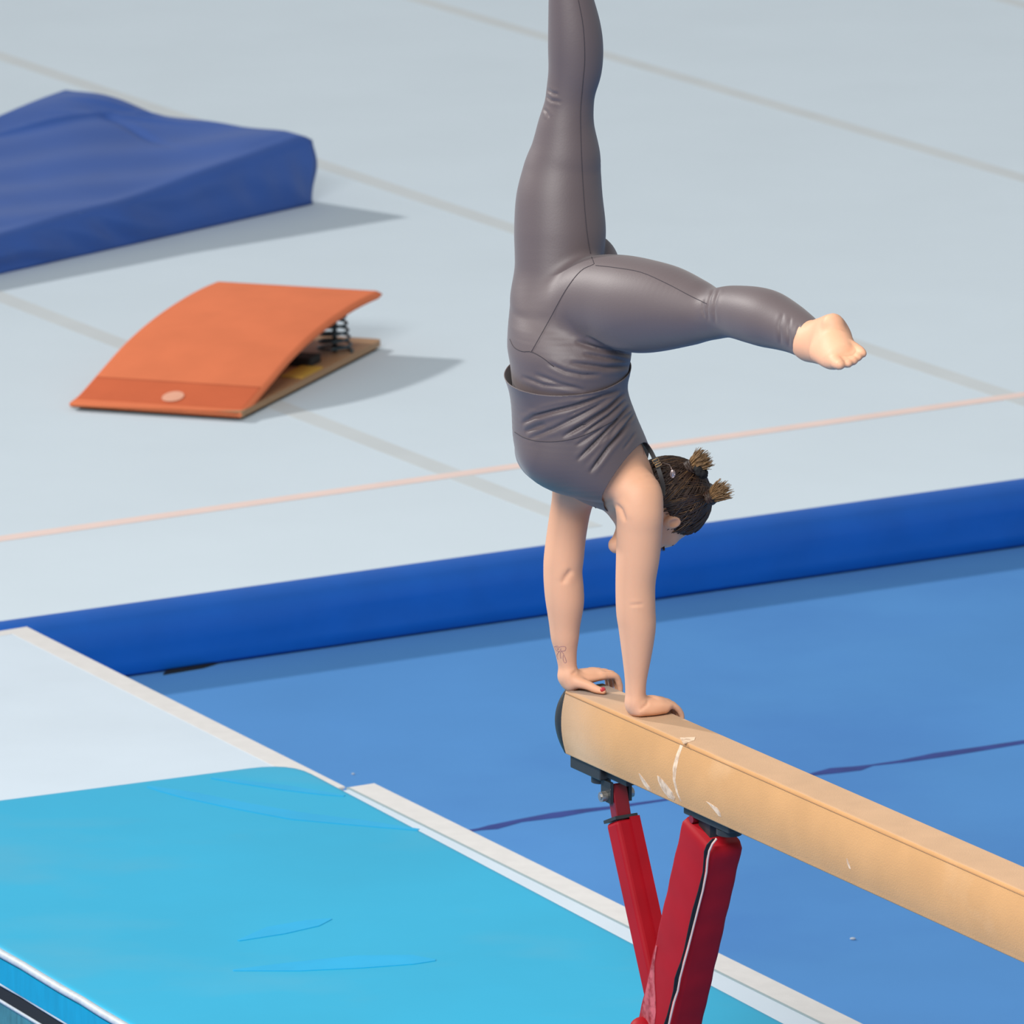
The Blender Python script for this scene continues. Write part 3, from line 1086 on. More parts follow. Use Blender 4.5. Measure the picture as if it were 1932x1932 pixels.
        for ax in range(3):
            o1, o2 = [(1, 2), (2, 0), (0, 1)][ax]
            sl0 = [slice(None)] * 3; sl1 = [slice(None)] * 3
            sl0[ax] = slice(0, -1); sl1[ax] = slice(1, None)
            cr = np.argwhere(ins[tuple(sl0)] != ins[tuple(sl1)])
            cr = cr[(cr[:, o1] > 0) & (cr[:, o2] > 0) & (cr[:, o1] < n[o1]) & (cr[:, o2] < n[o2])]
            fl = ins[cr[:, 0], cr[:, 1], cr[:, 2]]
            e1 = np.zeros(3, int); e1[o1] = 1
            e2 = np.zeros(3, int); e2[o2] = 1
            def at(c):
                return idx[c[:, 0], c[:, 1], c[:, 2]]
            q = np.stack([at(cr - e1 - e2), at(cr - e2), at(cr), at(cr - e1)], 1)
            q[~fl] = q[~fl][:, ::-1]
            Q.append(q)
        Q = np.vstack(Q)
        Q = Q[(Q >= 0).all(1)]
        for _ in range(smooth):
            V = lap(V, Q, 0.5)
        return V, Q
def lap(V, Q, lam, mask=None):
    S = np.zeros_like(V); C = np.zeros(len(V))
    for a, b in ((0, 1), (1, 2), (2, 3), (3, 0)):
        np.add.at(S, Q[:, a], V[Q[:, b]]); np.add.at(C, Q[:, a], 1)
        np.add.at(S, Q[:, b], V[Q[:, a]]); np.add.at(C, Q[:, b], 1)
    W_ = V + lam * (S / np.maximum(C, 1)[:, None] - V)
    if mask is not None:
        W_ = np.where(mask[:, None], W_, V)
    return W_
def normals(V, Q):
    n = np.cross(V[Q[:, 2]] - V[Q[:, 0]], V[Q[:, 3]] - V[Q[:, 1]])
    S = np.zeros_like(V)
    for a in range(4):
        np.add.at(S, Q[:, a], n)
    return S / (np.linalg.norm(S, axis=1)[:, None] + 1e-12)
def to_mesh(name, V, Q):
    me = bpy.data.meshes.new(name)
    me.vertices.add(len(V)); me.vertices.foreach_set('co', V.astype(np.float32).ravel())
    me.loops.add(Q.size); me.loops.foreach_set('vertex_index', Q.astype(np.int32).ravel())
    me.polygons.add(len(Q)); me.polygons.foreach_set('loop_start', np.arange(0, Q.size, 4, dtype=np.int32))
    me.update(calc_edges=True)
    me.validate()
    return me
def poly_dist(P, line):
    """distance of points (n, 2) to a polyline and position 0..1 along it"""
    line = np.array(line, float)
    best = np.full(len(P), 1e9); pos = np.zeros(len(P))
    seg = np.linalg.norm(np.diff(line, axis=0), axis=1); cum = np.concatenate([[0], np.cumsum(seg)])
    for i in range(len(line) - 1):
        d = line[i + 1] - line[i]
        t = np.clip(((P - line[i]) @ d) / (d @ d), 0, 1)
        e = np.linalg.norm(P - line[i] - t[:, None] * d, axis=1)
        m = e < best
        best[m] = e[m]; pos[m] = ((cum[i] + t * seg[i]) / cum[-1])[m]
    return best, pos
def folds(V, Q, lines):
    """press folds (polyline, half width px, depth m) into the cloth that faces the hall"""
    nr = normals(V, Q)
    view = np.array([0, 0, CAMH]) - V
    view /= np.linalg.norm(view, axis=1)[:, None]
    face = np.clip((nr * view).sum(1) / 0.25, 0, 1)
    P = to_px(V)
    D = np.zeros(len(V))
    for ln, w, dep in lines:
        d, pos = poly_dist(P, ln)
        tap = np.clip(np.minimum(pos, 1 - pos) / 0.22, 0, 1) ** .7
        D += tap * dep * (-1.15 * np.exp(-(d / (.75 * w)) ** 2) + 0.3 * np.exp(-((d - 2.0 * w) / (1.2 * w)) ** 2))
    return V + nr * (np.maximum(D, -.0085) * face)[:, None]

# ---- limbs and trunk -------------------------------------------------
def torso_chord(cx, cy, h, wB, dyo=0.0):
    hm = h * MPP
    wA = math.sqrt(max(hm * hm - (0.505 * wB) ** 2, .002)) / 0.863
    return [*N(cx, cy, 0.585 * (cx - 1135) * MPP + dyo), wA, wB]
torso = chain_axes([torso_chord(1070, 590, 92, .100, .04), torso_chord(1073, 618, 106, .128, .02), torso_chord(1076, 655, 115, .145, .005), torso_chord(1075, 695, 111, .142),
                    torso_chord(1074, 735, 106, .134), torso_chord(1083, 785, 113, .137), torso_chord(1094, 830, 121, .145), torso_chord(1107, 870, 123, .152),
                    torso_chord(1126, 903, 114, .155), torso_chord(1150, 924, 90, .145)], nDA)
bust = [(N(1042, 862, -.10), .058), (N(1024, 852, .03), .054)]
left_leg = chain_view([(1064, 620, .02, 80), (1058, 560, .02, 85), (1054, 500, .035, 82), (1056.5, 440, .055, 86), (1055.5, 380, .07, 82), (1060, 330, .08, 74.5), (1066, 290, .08, 66.5),
                       (1068, 240, .08, 54), (1073.5, 200, .08, 46.5), (1077.5, 170, .08, 46), (1085, 130, .08, 50), (1086, 90, .08, 51.5), (1083.5, 50, .08, 49),
                       (1077, 0, .08, 42), (1072, -40, .08, 35), (1068, -90, .08, 27), (1066, -128, .08, 23)], 0.97)
left_foot = chain_view([(1066, -120, .08, 23), (1068, -150, .08, 25), (1060, -190, .08, 22, 1.3), (1050, -235, .08, 15, 2.0), (1042, -268, .08, 8, 3.2)], 1.0)
HK = -0.08
right_leg = chain_view([(1092, 592, -.05, 84), (1128, 572, HK, 88), (1165, 570, HK - .05, 89), (1210, 577, HK - .12, 89), (1260, 581, HK - .19, 80), (1310, 588, HK - .26, 63), (1345, 592, HK - .31, 49),
                        (1380, 588, HK - .36, 49), (1420, 594, HK - .43, 53.5), (1450, 602, HK - .48, 54), (1480, 614, HK - .53, 48), (1505, 627, HK - .575, 42), (1529, 643, HK - .62, 37)], 0.95)
buttock = (N(1103, 503, .115), .083)
right_arm = chain_view([(1172, 915, DR * .55, 40), (1200, 930, DR * .85, 47), (1207, 965, DR, 45), (1206.5, 1000, DR, 43.5), (1203.5, 1050, DR, 41.5), (1199, 1100, DR, 38), (1199.5, 1150, DR, 37.5), (1202, 1180, DR, 36),
                        (1202, 1215, DR, 31.5), (1201, 1250, DR, 26), (1199.5, 1285, DR, 20.8), (1199, 1312, DR + .005, 19.5, 1.25), (1200, 1332, DR + .008, 19, 1.3)], 0.95)
left_arm = chain_view([(1112, 900, DL * .6, 42), (1090, 915, DL * .85, 46), (1079, 950, DL, 39), (1070, 1000, DL, 37.5), (1064, 1050, DL, 38), (1062, 1080, DL, 37), (1064, 1110, DL, 37.5), (1066, 1140, DL, 36),
                       (1065.5, 1180, DL, 29.5), (1066, 1205, DL, 26.5), (1068, 1230, DL, 21), (1070.5, 1255, DL, 18), (1073, 1272, DL, 18, 1.25), (1077, 1287, DL, 18, 1.3)], 0.95)
neck = chain_view([(1165, 905, -.01, 50), (1190, 945, .02, 50), (1212, 975, .045, 48)], 0.9)
jaw = chain_view([(1240, 980, .075, 50, 1.05), (1205, 1003, .06, 38, 1.15), (1180, 1019, .045, 27, 1.2), (1164, 1028, .035, 16.5, 1.2)], 1.0)
HC = np.array(N(1258, 945, .09))                       # middle of the skull
hd = [nDA, np.array([0, 0, -1.0]), -nDB]               # crown, face, right side
def H(c, v, l):
    return HC + hd[0] * c + hd[1] * v + hd[2] * l
# hands: frame (fingers across the beam, thumb side, up)
def hand(origin, thumb, a_near, left):
    O = np.array(origin); F = nDA; S = np.array(thumb); U = np.array([0, 0, 1.0])
    def h(f, s, u):
        return O + F * f + S * s + U * u
    C_ = []
    palm = [[*h(-.004, 0, .030), .024, .022], [*h(.020, 0, .024), .033, .019], [*h(.050, 0, .025), .038, .0165], [*h(.080 if left else .071, 0, .026 if left else .021), .039, .0125]]
    C_.append((chain_axes(palm, S, 4), .012))
    C_.append((chain_axes([[*h(.000, -.018, .015), .014, .012], [*h(.035, -.024, .013), .013, .0115], [*h(.062, -.027, .014), .011, .011]], S, 3), .010))   # outer heel
    far = TW - a_near                                   # where the beam's far edge is
    rows = []
    for s, ln, r in ((.029, (.036, .024), .0088), (.010, (.040, .027), .0090), (-.010, (.037, .025), .0086), (-.028, (.030, .020), .0078)):
        pf = max(.078 + ln[0], far + .008)
        pu = .021 if left else .011
        mu = (.027, .026) if left else (.022, .020)
        q = [h(.076, s * .95, mu[0]), h((.076 + pf) / 2, s * 1.02, mu[1]), h(pf, s * 1.06, pu), h(max(pf + .010, far + .0245), s * 1.08, pu - ln[1]), h(max(pf + .010, far + .025), s * 1.08, pu - ln[1] - .019)]
        if not left:
            e = (ln[0] - .037) * .5
            q = [h(.068, s * .95, .021), h(.084 + e, s * 1.0, .0205), h(.099 + e, s * 1.04, .0115), h(far + .021, s * 1.06, -.008), h(far + .021, s * 1.06, -.027)]
        rows.append((chain_axes([[*q[0], r * 1.15, r * 1.1], [*q[1], r * 1.03, r * 1.03], [*q[2], r, r], [*q[3], r * .88, r * .88], [*q[4], r * .72, r * .72]], S, 3), .005))
    C_ += rows
    th = [h(.002, .018, .022), h(.020, .050, .018), h(.031, .074, .0115), h(.041, .093, .0090)]
    C_.append((chain_axes([[*th[0], .016, .015], [*th[1], .0125, .012], [*th[2], .0105, .0100], [*th[3], .0088, .0080]], S, 4), .008))
    return C_, h
O_L = on_z(1073, 1299, BH); O_R = on_z(1201, 1350, BH)
hl, hfl = hand(O_L, -DB, (O_L - PE).dot(DA), True)
hr, hfr = hand(O_R, DB, (O_R - PE).dot(DA), False)
# right foot, seen from below and inside
rf = [chain_view([(1530, 645, HK - .62, 37, .9), (1552, 650, HK - .66, 38, .9), (1572, 652, HK - .70, 38, .9)], .9),
      chain_view([(1556, 632, HK - .65, 34), (1569, 618, HK - .69, 27), (1572, 611, HK - .72, 21)], .95),
      chain_view([(1570, 640, HK - .70, 34, 1.0), (1580, 656, HK - .76, 34, .9), (1586, 668, HK - .81, 29, .75)], .9),
      chain_view([(1552, 662, HK - .72, 26), (1566, 677, HK - .79, 19), (1577, 684, HK - .83, 13)], .9)]
toes = [chain_view([(1574, 676, HK - .81, 15), (1580, 685, HK - .85, 12.5), (1585, 688, HK - .875, 10)], 1),
        chain_view([(1586, 674, HK - .81, 11), (1597, 684, HK - .85, 9.5), (1601, 686, HK - .87, 8)], 1),
        chain_view([(1594, 668, HK - .81, 11), (1606, 679, HK - .84, 9), (1611, 681, HK - .86, 8)], 1),
        chain_view([(1601, 660, HK - .80, 11), (1615, 672, HK - .83, 9), (1620, 674, HK - .85, 7.5)], 1),
        chain_view([(1605, 652, HK - .79, 11), (1622, 662, HK - .82, 9.5), (1628, 667, HK - .84, 8)], 1)]

lo = np.array([N(940, 900, 0).x, Y0 - 1.02, BH - .06]); hi = np.array([N(1665, 700, -.8).x, Y0 + .36, N(1050, -300, .08).z])
def add_trunk(g, shrink, legs=True, k=0.03):
    g.chain(torso, .03, shrink * 2.4, oblique=True)
    for c, r in bust:
        g.ball(c, np.eye(3), (r, r, r * .95), .04, shrink)
    if legs:
        g.chain(left_leg, .07, shrink)
        g.ball(buttock[0], np.eye(3), (buttock[1],) * 3, .012, shrink)
        g.chain(right_leg, .025, shrink)

# ---- body -------------------------------------------------------------
g = Grid(lo, hi, 0.0036)
add_trunk(g, .0045)
g.chain(left_foot, .02)
for c in rf:
    g.chain(c, .018)
for c in toes:
    g.chain(c, .004)
g.chain(neck, .04)
g.ball(HC, hd, (.103, .096, .075), .02)
g.chain(jaw, .025)
g.ball(H(-.040, .060, 0), hd, (.062, .048, .055), .02)            # middle of the face
g.ball(H(-.015, .088, 0), hd, (.018, .014, .050), .02)            # brow
for s in (-1, 1):
    g.ball(H(-.036, .106, s * .031), hd, (.016, .010, .017), .012, op='sub')      # eye sockets
    g.ball(H(-.037, .090, s * .031), hd, (.013, .0125, .0135), .003)              # eyes under closed lids
    g.ball(H(-.062, .088, s * .034), hd, (.020, .016, .020), .02)                 # cheeks
    e = H(-.034, .032, s * .079)
    g.ball(e, [hd[0], hd[1], hd[2]], (.025, .016, .011), .006)                    # ears
    g.ball(e + hd[2] * s * .007 + hd[0] * .002, hd, (.016, .008, .006), .004, op='sub')
g.chain(chain_axes([[*H(-.030, .098, 0), .008, .008], [*H(-.055, .112, 0), .010, .010], [*H(-.070, .118, 0), .014, .011], [*H(-.076, .108, 0), .013, .009]], hd[2], 3), .012)
g.chain(chain_axes([[*H(-.095, .100, -.020), .005, .004], [*H(-.094, .107, 0), .007, .006], [*H(-.095, .100, .020), .005, .004]], hd[1], 3), .008)
g.chain(chain_axes([[*H(-.106, .099, -.018), .005, .004], [*H(-.107, .105, 0), .008, .006], [*H(-.106, .099, .018), .005, .004]], hd[1], 3), .008)
g.chain(right_arm, .025)
g.chain(left_arm, .025)
for ch, k in hl + hr:
    g.chain(ch, k)
V, Q = g.mesh(0.0, 2)
skin_lines = [([(1187, 1142), (1200, 1141), (1215, 1140)], 3, .0015), ([(1060, 1102), (1068, 1088), (1080, 1074)], 6, .003),
              ([(1160, 950), (1172, 962), (1180, 985)], 5, .004), ([(1078, 1273), (1088, 1266)], 2.5, .002), ([(1207, 1340), (1220, 1330), (1224, 1320)], 3, .002)]
V = smooth_where(V, Q, 10, [(hfl(.06, 0, .03), .10), (hfr(.06, 0, .03), .10), (HC, .17), (N(1585, 660, -.85), .14)])
V = folds(V, Q, skin_lines)
M['skin'] = mat('skin', (222, 168, 135), 0.55, 0.05, 7, 0.06, 120, spec=0.35, sss=0.12)
person = link('person', to_mesh('person', V, Q), M['skin'], smooth=True)
tag(person, 'person in charcoal gym suit doing a handstand on the end of the beam', 'person')
BV_BODY = BVHTree.FromPolygons([Vector(v) for v in V], Q.tolist())
del g

# ---- leggings -----------------------------------------------------------
M['suit'] = mat('charcoal_satin', (88, 76, 78), 0.54, 0.05, 4, 0.05, 220, spec=0.6, sheen=0.15)
M['suit_thread'] = mat('dark_thread', (58, 52, 58), 0.8)
glo = lo.copy(); glo[2] = N(1075, 800, 0).z
g = Grid(glo, hi, 0.0036)
add_trunk(g, 0.0)
V, Q = g.mesh(0.0, 2)
leg_folds = [([(1032, 685), (1066, 701), (1099, 708), (1135, 707)], 4, .004), ([(1008, 706), (1055, 724), (1105, 737)], 4, .004), ([(983, 710), (1024, 726), (1085, 734)], 3.5, .0035),
             ([(1085, 644), (1138, 660), (1169, 665), (1205, 672)], 5, .0068), ([(1105, 634), (1144, 654), (1180, 668)], 4, .005), ([(1075, 685), (1144, 694), (1200, 689)], 5, .006),
             ([(1100, 668), (1150, 676), (1190, 682)], 4, .004),
             ([(1350, 538), (1340, 560), (1334, 582), (1336, 606)], 3, .0022), ([(1358, 545), (1350, 565), (1347, 588), (1350, 610)], 3, .0022), ([(1327, 565), (1326, 585), (1330, 600)], 3, .002),
             ([(1478, 590), (1470, 615), (1473, 650)], 3.5, .002), ([(1492, 598), (1487, 620), (1489, 655)], 3, .002), ([(1508, 612), (1503, 640), (1507, 670)], 3, .002),
             ([(1031, 168), (1042, 176), (1054, 178)], 3, .0025), ([(1029, 180), (1040, 190), (1060, 193)], 3, .002), ([(1026, 205), (1032, 212), (1036, 222)], 3, .002)]
V = smooth_where(V, Q, 14, [])
V = folds(V, Q, leg_folds)
leggings = link('leggings', to_mesh('leggings', V, Q), M['suit'], smooth=True)
def cut(o, co, no, region=None):
    """trim a mesh cleanly with a plane, dropping what lies on the normal's side"""
    bm = bmesh.new()
    bm.from_mesh(o.data)
    fs = [f for f in bm.faces if region is None or region(f.calc_center_median())]
    geo = set(fs)
    for f in fs:
        geo.update(f.edges); geo.update(f.verts)
    bmesh.ops.bisect_plane(bm, geom=list(geo), plane_co=co, plane_no=no, clear_outer=True, dist=1e-6)
    bm.to_mesh(o.data)
    bm.free()
    o.data.polygons.foreach_set('use_smooth', [True] * len(o.data.polygons))
def plane3(a, b, c):
    return a, (b - a).cross(c - a).normalized()
xlim = N(1225, 700, 0).x
cut(leggings, N(1075, 770, 0), Vector((0, 0, -1)), lambda c: c.x < xlim)
an = (N(1529, 643, HK - .62) - N(1505, 627, HK - .575)).normalized()
cut(leggings, N(1527, 643, HK - .615), an, lambda c: c.x > N(1450, 640, -.5).x)
cut(leggings, N(1066, -118, .08), Vector((0, 0, 1)), lambda c: c.z > N(1066, 100, .08).z)
def solid(o, t):
    md = o.modifiers.new('thickness', 'SOLIDIFY')
    md.thickness = t
    md.offset = -1
solid(leggings, .0025)
leggings['label'] = 'charcoal satin leggings'
BV_LEG = BVHTree.FromPolygons([Vector(v) for v in V], Q.tolist())

# ---- tank top -------------------------------------------------------------
g = Grid([lo[0] - .04, Y0 - .32, N(1100, 990, 0).z], [N(1290, 700, 0).x, Y0 + .34, N(1075, 640, 0).z], 0.003)
add_trunk(g, 0.0, False)
V, Q = g.mesh(0.005, 2)
nr = normals(V, Q)
zh = N(1075, 715, 0).z
belly = np.clip(-(nr @ nDA), 0, 1)
up = np.clip(1 - (zh - V[:, 2]) / .075, 0, 1.6)
V = V - nDA * (0.011 * belly ** 1.5 * up ** 2)[:, None]
top_folds = [([(984, 800), (1008, 786), (1045, 776), (1086, 766), (1128, 751), (1170, 736)], 4.5, .0085), ([(1070, 784), (1107, 768), (1150, 750)], 3, .003),
             ([(996, 828), (1045, 809), (1086, 788), (1130, 764), (1165, 744)], 4, .0045), ([(1060, 825), (1107, 799), (1148, 770), (1178, 742)], 4, .0085),
             ([(1100, 818), (1148, 784), (1180, 755)], 3.5, .005), ([(1088, 870), (1128, 830), (1165, 793), (1188, 765)], 4, .0075), ([(1112, 893), (1148, 844), (1188, 799)], 4, .0075),
             ([(1145, 829), (1165, 805), (1193, 776)], 3, .004), ([(1165, 820), (1183, 798), (1198, 780)], 3, .003), ([(1085, 842), (1110, 826), (1140, 805)], 3, .003),
             ([(1080, 752), (1110, 747), (1150, 738)], 3, .002), ([(990, 815), (1010, 806), (1030, 800)], 5, .004), ([(1130, 838), (1155, 812), (1186, 778)], 2.5, .003), ([(1075, 810), (1100, 797), (1135, 775)], 2.5, .002), ([(1010, 775), (1050, 765), (1090, 758)], 3, .0015), ([(1175, 850), (1190, 830), (1200, 815)], 3, .002)]
V = smooth_where(V, Q, 14, [])
V = folds(V, Q, top_folds)
tank = link('tank_top', to_mesh('tank_top', V, Q), M['suit'], smooth=True)
BV_TOP = BVHTree.FromPolygons([Vector(v) for v in V], Q.tolist())
def facing(a, n, side):
    return (a, n if n.dot(side) > 0 else -n)
def pick(bv, px, py):
    return bv.ray_cast(Vector((0, 0, CAMH)), ray(px, py).normalized())[0]
hem = facing(*plane3(pick(BV_TOP, 985, 738), pick(BV_TOP, 1168, 722), pick(BV_TOP, 1065, 747)), Vector((0, 0, 1)))
cut(tank, *hem)
P1, P2, P3 = pick(BV_TOP, 1203, 842), pick(BV_TOP, 1136, 938) or N(1136, 938, -.16), pick(BV_TOP, 1165, 886)
MID = N(1135, 905, 0)
np_ = facing(*plane3(P1, P2, P3), Vector((1, 0, -1)))
cut(tank, *np_, region=lambda c: (c - MID).dot(DB) <= 0)
# the other side is its mirror image about the body's middle plane
n2 = np_[1] - DB * (2 * np_[1].dot(DB))
a2 = P1 - DB * (2 * (P1 - MID).dot(DB))
cut(tank, a2, n2, region=lambda c: (c - MID).dot(DB) > 0)
solid(tank, .0022)
tank['label'] = 'charcoal tank top, its hem gaping over the belly'
M['strap'] = mat('black_strap', (34, 33, 36), 0.6)
M['gold'] = mat('gold_metal', (226, 190, 140), 0.3, metal=0.9)

CAMP_ = Vector((0, 0, CAMH))
def band(name, pts, w, th, m):
    """flat strap through world points; width lies across the line of sight"""
    bm = bmesh.new()
    rings = []
    pts = [Vector(p) for p in catmull([list(p) for p in pts], 6)]
    for i, p in enumerate(pts):
        t = (pts[min(i + 1, len(pts) - 1)] - pts[max(i - 1, 0)]).normalized()
        v = (Vector((0, 0, CAMH)) - p).normalized()
        s = t.cross(v).normalized()
        o = s.cross(t).normalized()
        rings.append([p - s * w - o * th, p + s * w - o * th, p + s * w + o * th, p - s * w + o * th])
    loft(bm, rings)
    return obj(name, bm, m)
kids = [leggings, tank]
kids.append(band('shoulder_strap', [N(1214, 832, .0), N(1228, 852, -.005), N(1239, 876, -.02), N(1247, 900, -.04), N(1251, 918, -.07), N(1251, 935, -.11)], .0052, .0012, M['strap']))
kids.append(band('shoulder_strap', [p + (CAMP_ - p).normalized() * .002 for p in (pick(BV_BODY, *q) for q in ((1121, 946), (1128, 955), (1134, 964), (1139, 973), (1143, 982))) if p is not None], .0075, .0012, M['strap']))
def ring_at(px, py, dy, w, h, ang):
    bm = bmesh.new()
    c = N(px, py, dy)
    pts = []
    for x, y in ((-w, -h), (w, -h), (w, h), (-w, h), (-w, -h)):
        pts.append(c + Vector((x * math.cos(ang) - y * math.sin(ang), 0, x * math.sin(ang) + y * math.cos(ang))))
    tube(bm, pts, .0011, 6)
    return obj('strap_slider', bm, M['gold'])
kids.append(ring_at(1237, 869, -.030, .0072, .004, math.radians(28)))
kids.append(ring_at(1242, 877, -.032, .0072, .003, math.radians(28)))
# ---- seams laid on the cloth ----------------------------------------------
CAMP = Vector((0, 0, CAMH))
def on_surface(bv, line, step=4.0, lift=.0004):
    out = []
    line = np.array(line, float)
    for a, b in zip(line[:-1], line[1:]):
        n = max(1, int(np.linalg.norm(b - a) / step))
        for k in range(n):
            q = a + (b - a) * k / n
            hit = bv.ray_cast(CAMP, ray(*q).normalized())
            if hit[0] is not None:
                out.append(hit[0] + hit[1] * lift)
    hit = bv.ray_cast(CAMP, ray(*line[-1]).normalized())
    if hit[0] is not None:
        out.append(hit[0] + hit[1] * lift)
    return out
def seam(name, bv, line, r, m, lift=.0004):
    pts = on_surface(bv, catmull(line, 4), 4.0, lift)
    bm = bmesh.new()
    run = [pts[0]]
    for p in pts[1:]:
        if (p - run[-1]).length > .05:
            if len(run) > 1: tube(bm, run, r, 6)
            run = [p]
        elif (p - run[-1]).length > .0015:
            run.append(p)
    if len(run) > 1:
        tube(bm, run, r, 6)
    return obj(name, bm, m, smooth=True)
sub = []
for ln in ([(1091, 0), (1100, 50), (1103, 110), (1099, 160), (1095, 210), (1096, 270), (1099, 340), (1105, 420), (1112, 470), (1121, 498)],
           [(1124, 501), (1160, 505), (1210, 514), (1260, 536), (1300, 557), (1333, 573)],
           [(1120, 499), (1095, 512), (1067, 548), (1035, 606), (1003, 663)],
           [(962, 640), (970, 655), (985, 663), (1003, 664), (1025, 676), (1045, 692)]):
    sub.append(seam('seam', BV_LEG, ln, .0009, M['suit_thread']))
adopt(leggings, *sub)
sub = [seam('seam', BV_TOP, [(971, 815), (990, 826), (1020, 833), (1060, 832), (1100, 822), (1140, 803), (1165, 790)], .0008, M['suit_thread'])]
adopt(tank, *sub)
# ---- tattoo, nail ---------------------------------------------------------
M['ink'] = mat('tattoo_ink', (150, 105, 112), 0.6)
def zpt(L, x0, y0, k):
    return [(x0 + x * k, y0 + y * k) for x, y in L]
for i, L in enumerate(([(252, 388), (285, 380), (300, 392), (330, 385), (370, 390), (366, 425), (335, 432), (318, 425), (322, 405)],
          [(256, 395), (272, 425), (300, 435), (318, 428)], [(312, 430), (290, 455), (280, 480), (290, 520)], [(322, 432), (316, 470), (322, 510)],
          [(330, 435), (352, 470), (378, 540), (362, 556), (344, 520), (346, 475)], [(275, 395), (298, 405), (285, 420)])):
    kids.append(seam('tattoo', BV_BODY, zpt(L, 1000, 1150, .1812), .0006, M['ink'], .0001))
    kids[-1]['label'] = 'thin line tattoo on the forearm'
kids.append(seam('tattoo', BV_BODY, [(1212, 842), (1214, 850), (1215, 858)], .0009, M['ink'], .0001))
M['nail'] = mat('red_nail', (196, 62, 74), 0.25, spec=0.6)
bm = bmesh.new()
tp = to_px(np.array([hfl(.040, .0925, .0135)]))[0]
nc = on_surface(BV_BODY, [tp, tp + .5])[0]
bmesh.ops.create_uvsphere(bm, u_segments=16, v_segments=10, radius=1.0,
    matrix=Matrix.Translation(nc) @ Matrix(((DA.x, -DB.x, 0), (DA.y, -DB.y, 0), (0, 0, 1))).to_4x4() @ Matrix.Diagonal((.0075, .0036, .0060, 1)))
kids.append(obj('fingernail', bm, M['nail'], smooth=True))
kids[-1]['label'] = 'red painted thumbnail'

# ---- hair -------------------------------------------------------------------
M['hair'] = mat('brown_hair', (62, 43, 33), 0.42, 0.5, 60, 0.3, 300, spec=0.5, stretch=(1, 1, 4))
M['hair_streak'] = mat('hair_streaks', (104, 76, 50), 0.5, 0.3, 90, spec=0.4)
M['hair_light'] = mat('light_brown_hair', (150, 116, 78), 0.5, 0.45, 90, spec=0.4)
g = Grid(HC - .17, HC + .17, .003)
g.ball(HC, hd, (.103, .096, .075), .02, -.009)
X, Y, Z = g.coords(np.zeros(3, int), g.n)
dx, dy_, dz = X[:, None, None] - HC[0], Y[None, :, None] - HC[1], Z[None, None, :] - HC[2]
cc = dx * hd[0][0] + dy_ * hd[0][1]
vv = -dz + 0 * dx + 0 * dy_
lim = np.interp(cc + 0 * dz, [-.12, -.062, -.045, -.022, .01, .06, .12], [-.03, -.004, -.004, .060, .072, .076, .078]).astype(np.float32)
cutf = (vv - lim) * .8
hh = np.maximum(.006 - np.abs(g.f - cutf), 0) / .006
g.f = np.maximum(g.f, cutf) + hh * hh * .0015
V, Q = g.mesh(0, 2)
nr = normals(V, Q)
rel = V - HC
ang = np.arctan2(rel @ hd[2], rel @ hd[1])
V = V + nr * (0.0012 * np.sin(ang * 46 + 5 * np.sin(rel @ hd[0] * 40)) + .0008 * np.sin(ang * 97 + 1))[:, None]
hair = link('hair', to_mesh('hair', V, Q), M['hair'], smooth=True)
hair['label'] = 'dark brown hair'
kids.append(hair)
def skull(c, v, l, off):
    d = np.array([c / .103, v / .096, l / .075])
    d /= np.linalg.norm(d)
    k = np.array([.103 + off, .096 + off, .075 + off]) * d
    return H(*k)
def dirv(d, off):
    d = np.array(d, float)
    d = d / np.linalg.norm(d)
    return H(*(np.array([.103 + off, .096 + off, .075 + off]) * d))
buns = [((.62, -.66, .05), N(1303, 882, .07), N(1330, 864, .06), True), ((.93, -.16, .25), N(1341, 938, .05), N(1368, 922, .03), False)]
bmS = bmesh.new(); bmL = bmesh.new()
for i in range(420):
    which = buns[0] if rng.random() < .5 else buns[1]
    tgt = np.array(which[0])
    # start on the hairline or the nape
    th = rng.uniform(-math.pi, math.pi)
    st = np.array([rng.uniform(-.75, .25), math.cos(th) * .9, math.sin(th)])
    if st[1] > .55 and st[0] < .1:
        st[1] = .5
    st /= np.linalg.norm(st)
    vm = np.interp(st[0] * .103, [-.12, -.062, -.045, -.022, .01, .06, .12], [-.03, -.004, -.004, .058, .070, .074, .076]) / .096 - .04
    if st[1] > vm:
        st[1] = vm
        kk = math.sqrt(max(.05, 1 - vm * vm) / (st[0] ** 2 + st[2] ** 2))
        st[0] *= kk; st[2] *= kk
    pts = []
    wv = rng.uniform(-.12, .12)
    for k in range(11):
        q = k / 10
        d = st * (1 - q) + tgt * q
        d = d + np.array([0, 0, wv]) * math.sin(q * math.pi)
        pts.append(Vector(dirv(d, .0095 + .0025 * math.sin(q * math.pi) + rng.uniform(0, .0006))))
    tube(bmL if rng.random() < .24 else bmS, pts, rng.uniform(.0009, .0018), 4)
ks2 = [obj('hair_strands', bmS, M['hair'], smooth=True), obj('hair_strands', bmL, M['hair_streak'], smooth=True)]
ks2[1]['label'] = 'lighter brown strands'
adopt(hair, *ks2)
M['scrunchie'] = mat('black_fabric', (16, 15, 17), 0.9)
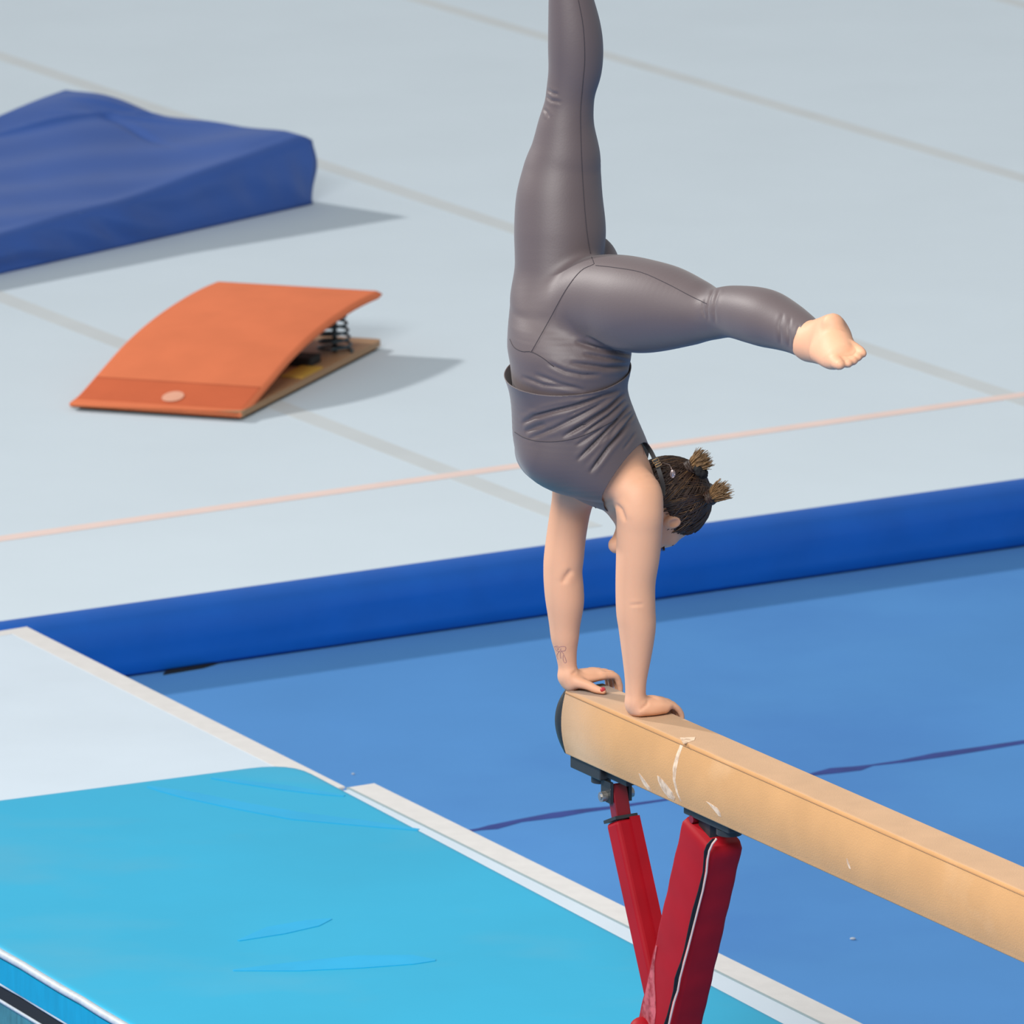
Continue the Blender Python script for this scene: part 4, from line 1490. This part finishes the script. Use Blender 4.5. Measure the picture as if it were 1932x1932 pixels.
for (d0_, base, tip, tie) in buns:
    root = Vector(dirv(d0_, .004))
    base, tip = Vector(base), Vector(tip)
    ax = (tip - base).normalized()
    bm = bmesh.new()
    # lead from the head to the knot
    tube(bm, [root, root.lerp(base, .6), base], [.020, .016, .013], 14)
    o1 = ax.orthogonal().normalized(); o2 = ax.cross(o1)
    for i in range(70):                                 # wound hair
        a0 = rng.uniform(0, 6.28); off = rng.uniform(-.006, .008); rr = rng.uniform(.011, .018)
        pts = [base + ax * (off + .004 * math.sin(a + a0)) + (o1 * math.cos(a) + o2 * math.sin(a)) * rr for a in [a0 + k * .45 for k in range(9)]]
        tube(bm, pts, rng.uniform(.0010, .0020), 4)
    o = obj('hair_bun', bm, M['hair'], smooth=True)
    o['label'] = 'brown bun beside the black hair tie' if tie else 'brown bun lower on the crown'
    bm = bmesh.new()
    for i in range(300):                                # loose brush of ends
        a = rng.uniform(0, 6.28); sp = math.sqrt(rng.random())
        e = (o1 * math.cos(a) + o2 * math.sin(a)) * sp
        ln = rng.uniform(.026, .044)
        pts = [base + ax * .002 + e * .012, base + ax * (.006 + ln * .35) + e * .020, base + ax * (.010 + ln) + e * rng.uniform(.020, .034) + Vector(rng.normal(0, .0012, 3))]
        tube(bm, pts, [.0014, .0012, .0005], 4)
    t_ = obj('hair_ends', bm, M['hair_light'], smooth=True)
    adopt(o, t_)
    kids.append(o)
bm = bmesh.new()
bc = N(1322, 888, .055); tip0 = Vector(buns[0][2]); ax = (tip0 - N(1303, 886, .07)).normalized()
o1 = ax.orthogonal().normalized(); o2 = ax.cross(o1)
rings = []
for k in range(37):
    a = 2 * math.pi * k / 36
    cpt = bc + (o1 * math.cos(a) + o2 * math.sin(a)) * .012 + ax * (.002 * math.sin(5 * a))
    rings.append(cpt)
tube(bm, rings, [.0092 + .0014 * math.sin(k * 2.1) for k in range(37)], 10)
kids.append(obj('hair_tie', bm, M['scrunchie'], smooth=True))
# eyelashes and brow on the visible side
bm = bmesh.new()
for i in range(16):
    q = i / 15
    p = Vector(H(-.048 + .022 * q, .1005, .031 + .010 * math.sin(math.pi * q)))
    tube(bm, [p, p + Vector(hd[1]) * .006 + Vector(hd[2]) * .003, p + Vector(hd[1]) * .010 + Vector(hd[0]) * .003], [.0008, .0007, .0003], 4)
kids.append(obj('eyelashes', bm, M['hair'], smooth=True))
for s in (-1, 1):
    bm = bmesh.new()
    tube(bm, [Vector(H(-.014 + .002 * math.sin(q), .1005 - .008 * abs(q - .5), s * (.015 + .035 * q))) for q in (0, .25, .5, .75, 1)], [.0015, .003, .003, .0025, .001], 6)
    kids.append(obj('eyebrow', bm, M['hair'], smooth=True))
# necklace pendant lying on the hair
M['silver'] = mat('silver', (190, 170, 165), 0.3, metal=0.9)
bm = bmesh.new()
pc = N(1269, 894, -.02)
tube(bm, [pc + Vector((.0055 * math.cos(a), 0, .009 * math.sin(a))) for a in [2 * math.pi * k / 24 for k in range(25)]], .0012, 6)
bmesh.ops.create_uvsphere(bm, u_segments=16, v_segments=8, radius=1, matrix=Matrix.Translation(pc) @ Matrix.Diagonal((.005, .0015, .0085, 1)))
tube(bm, [pc + Vector((-.002, 0, .009)), N(1266, 882, -.015), N(1263, 877, -.01), N(1250, 873, .0), N(1238, 885, .01)], .0007, 5)
kids.append(obj('necklace', bm, M['silver'], smooth=True))
adopt(person, *kids)
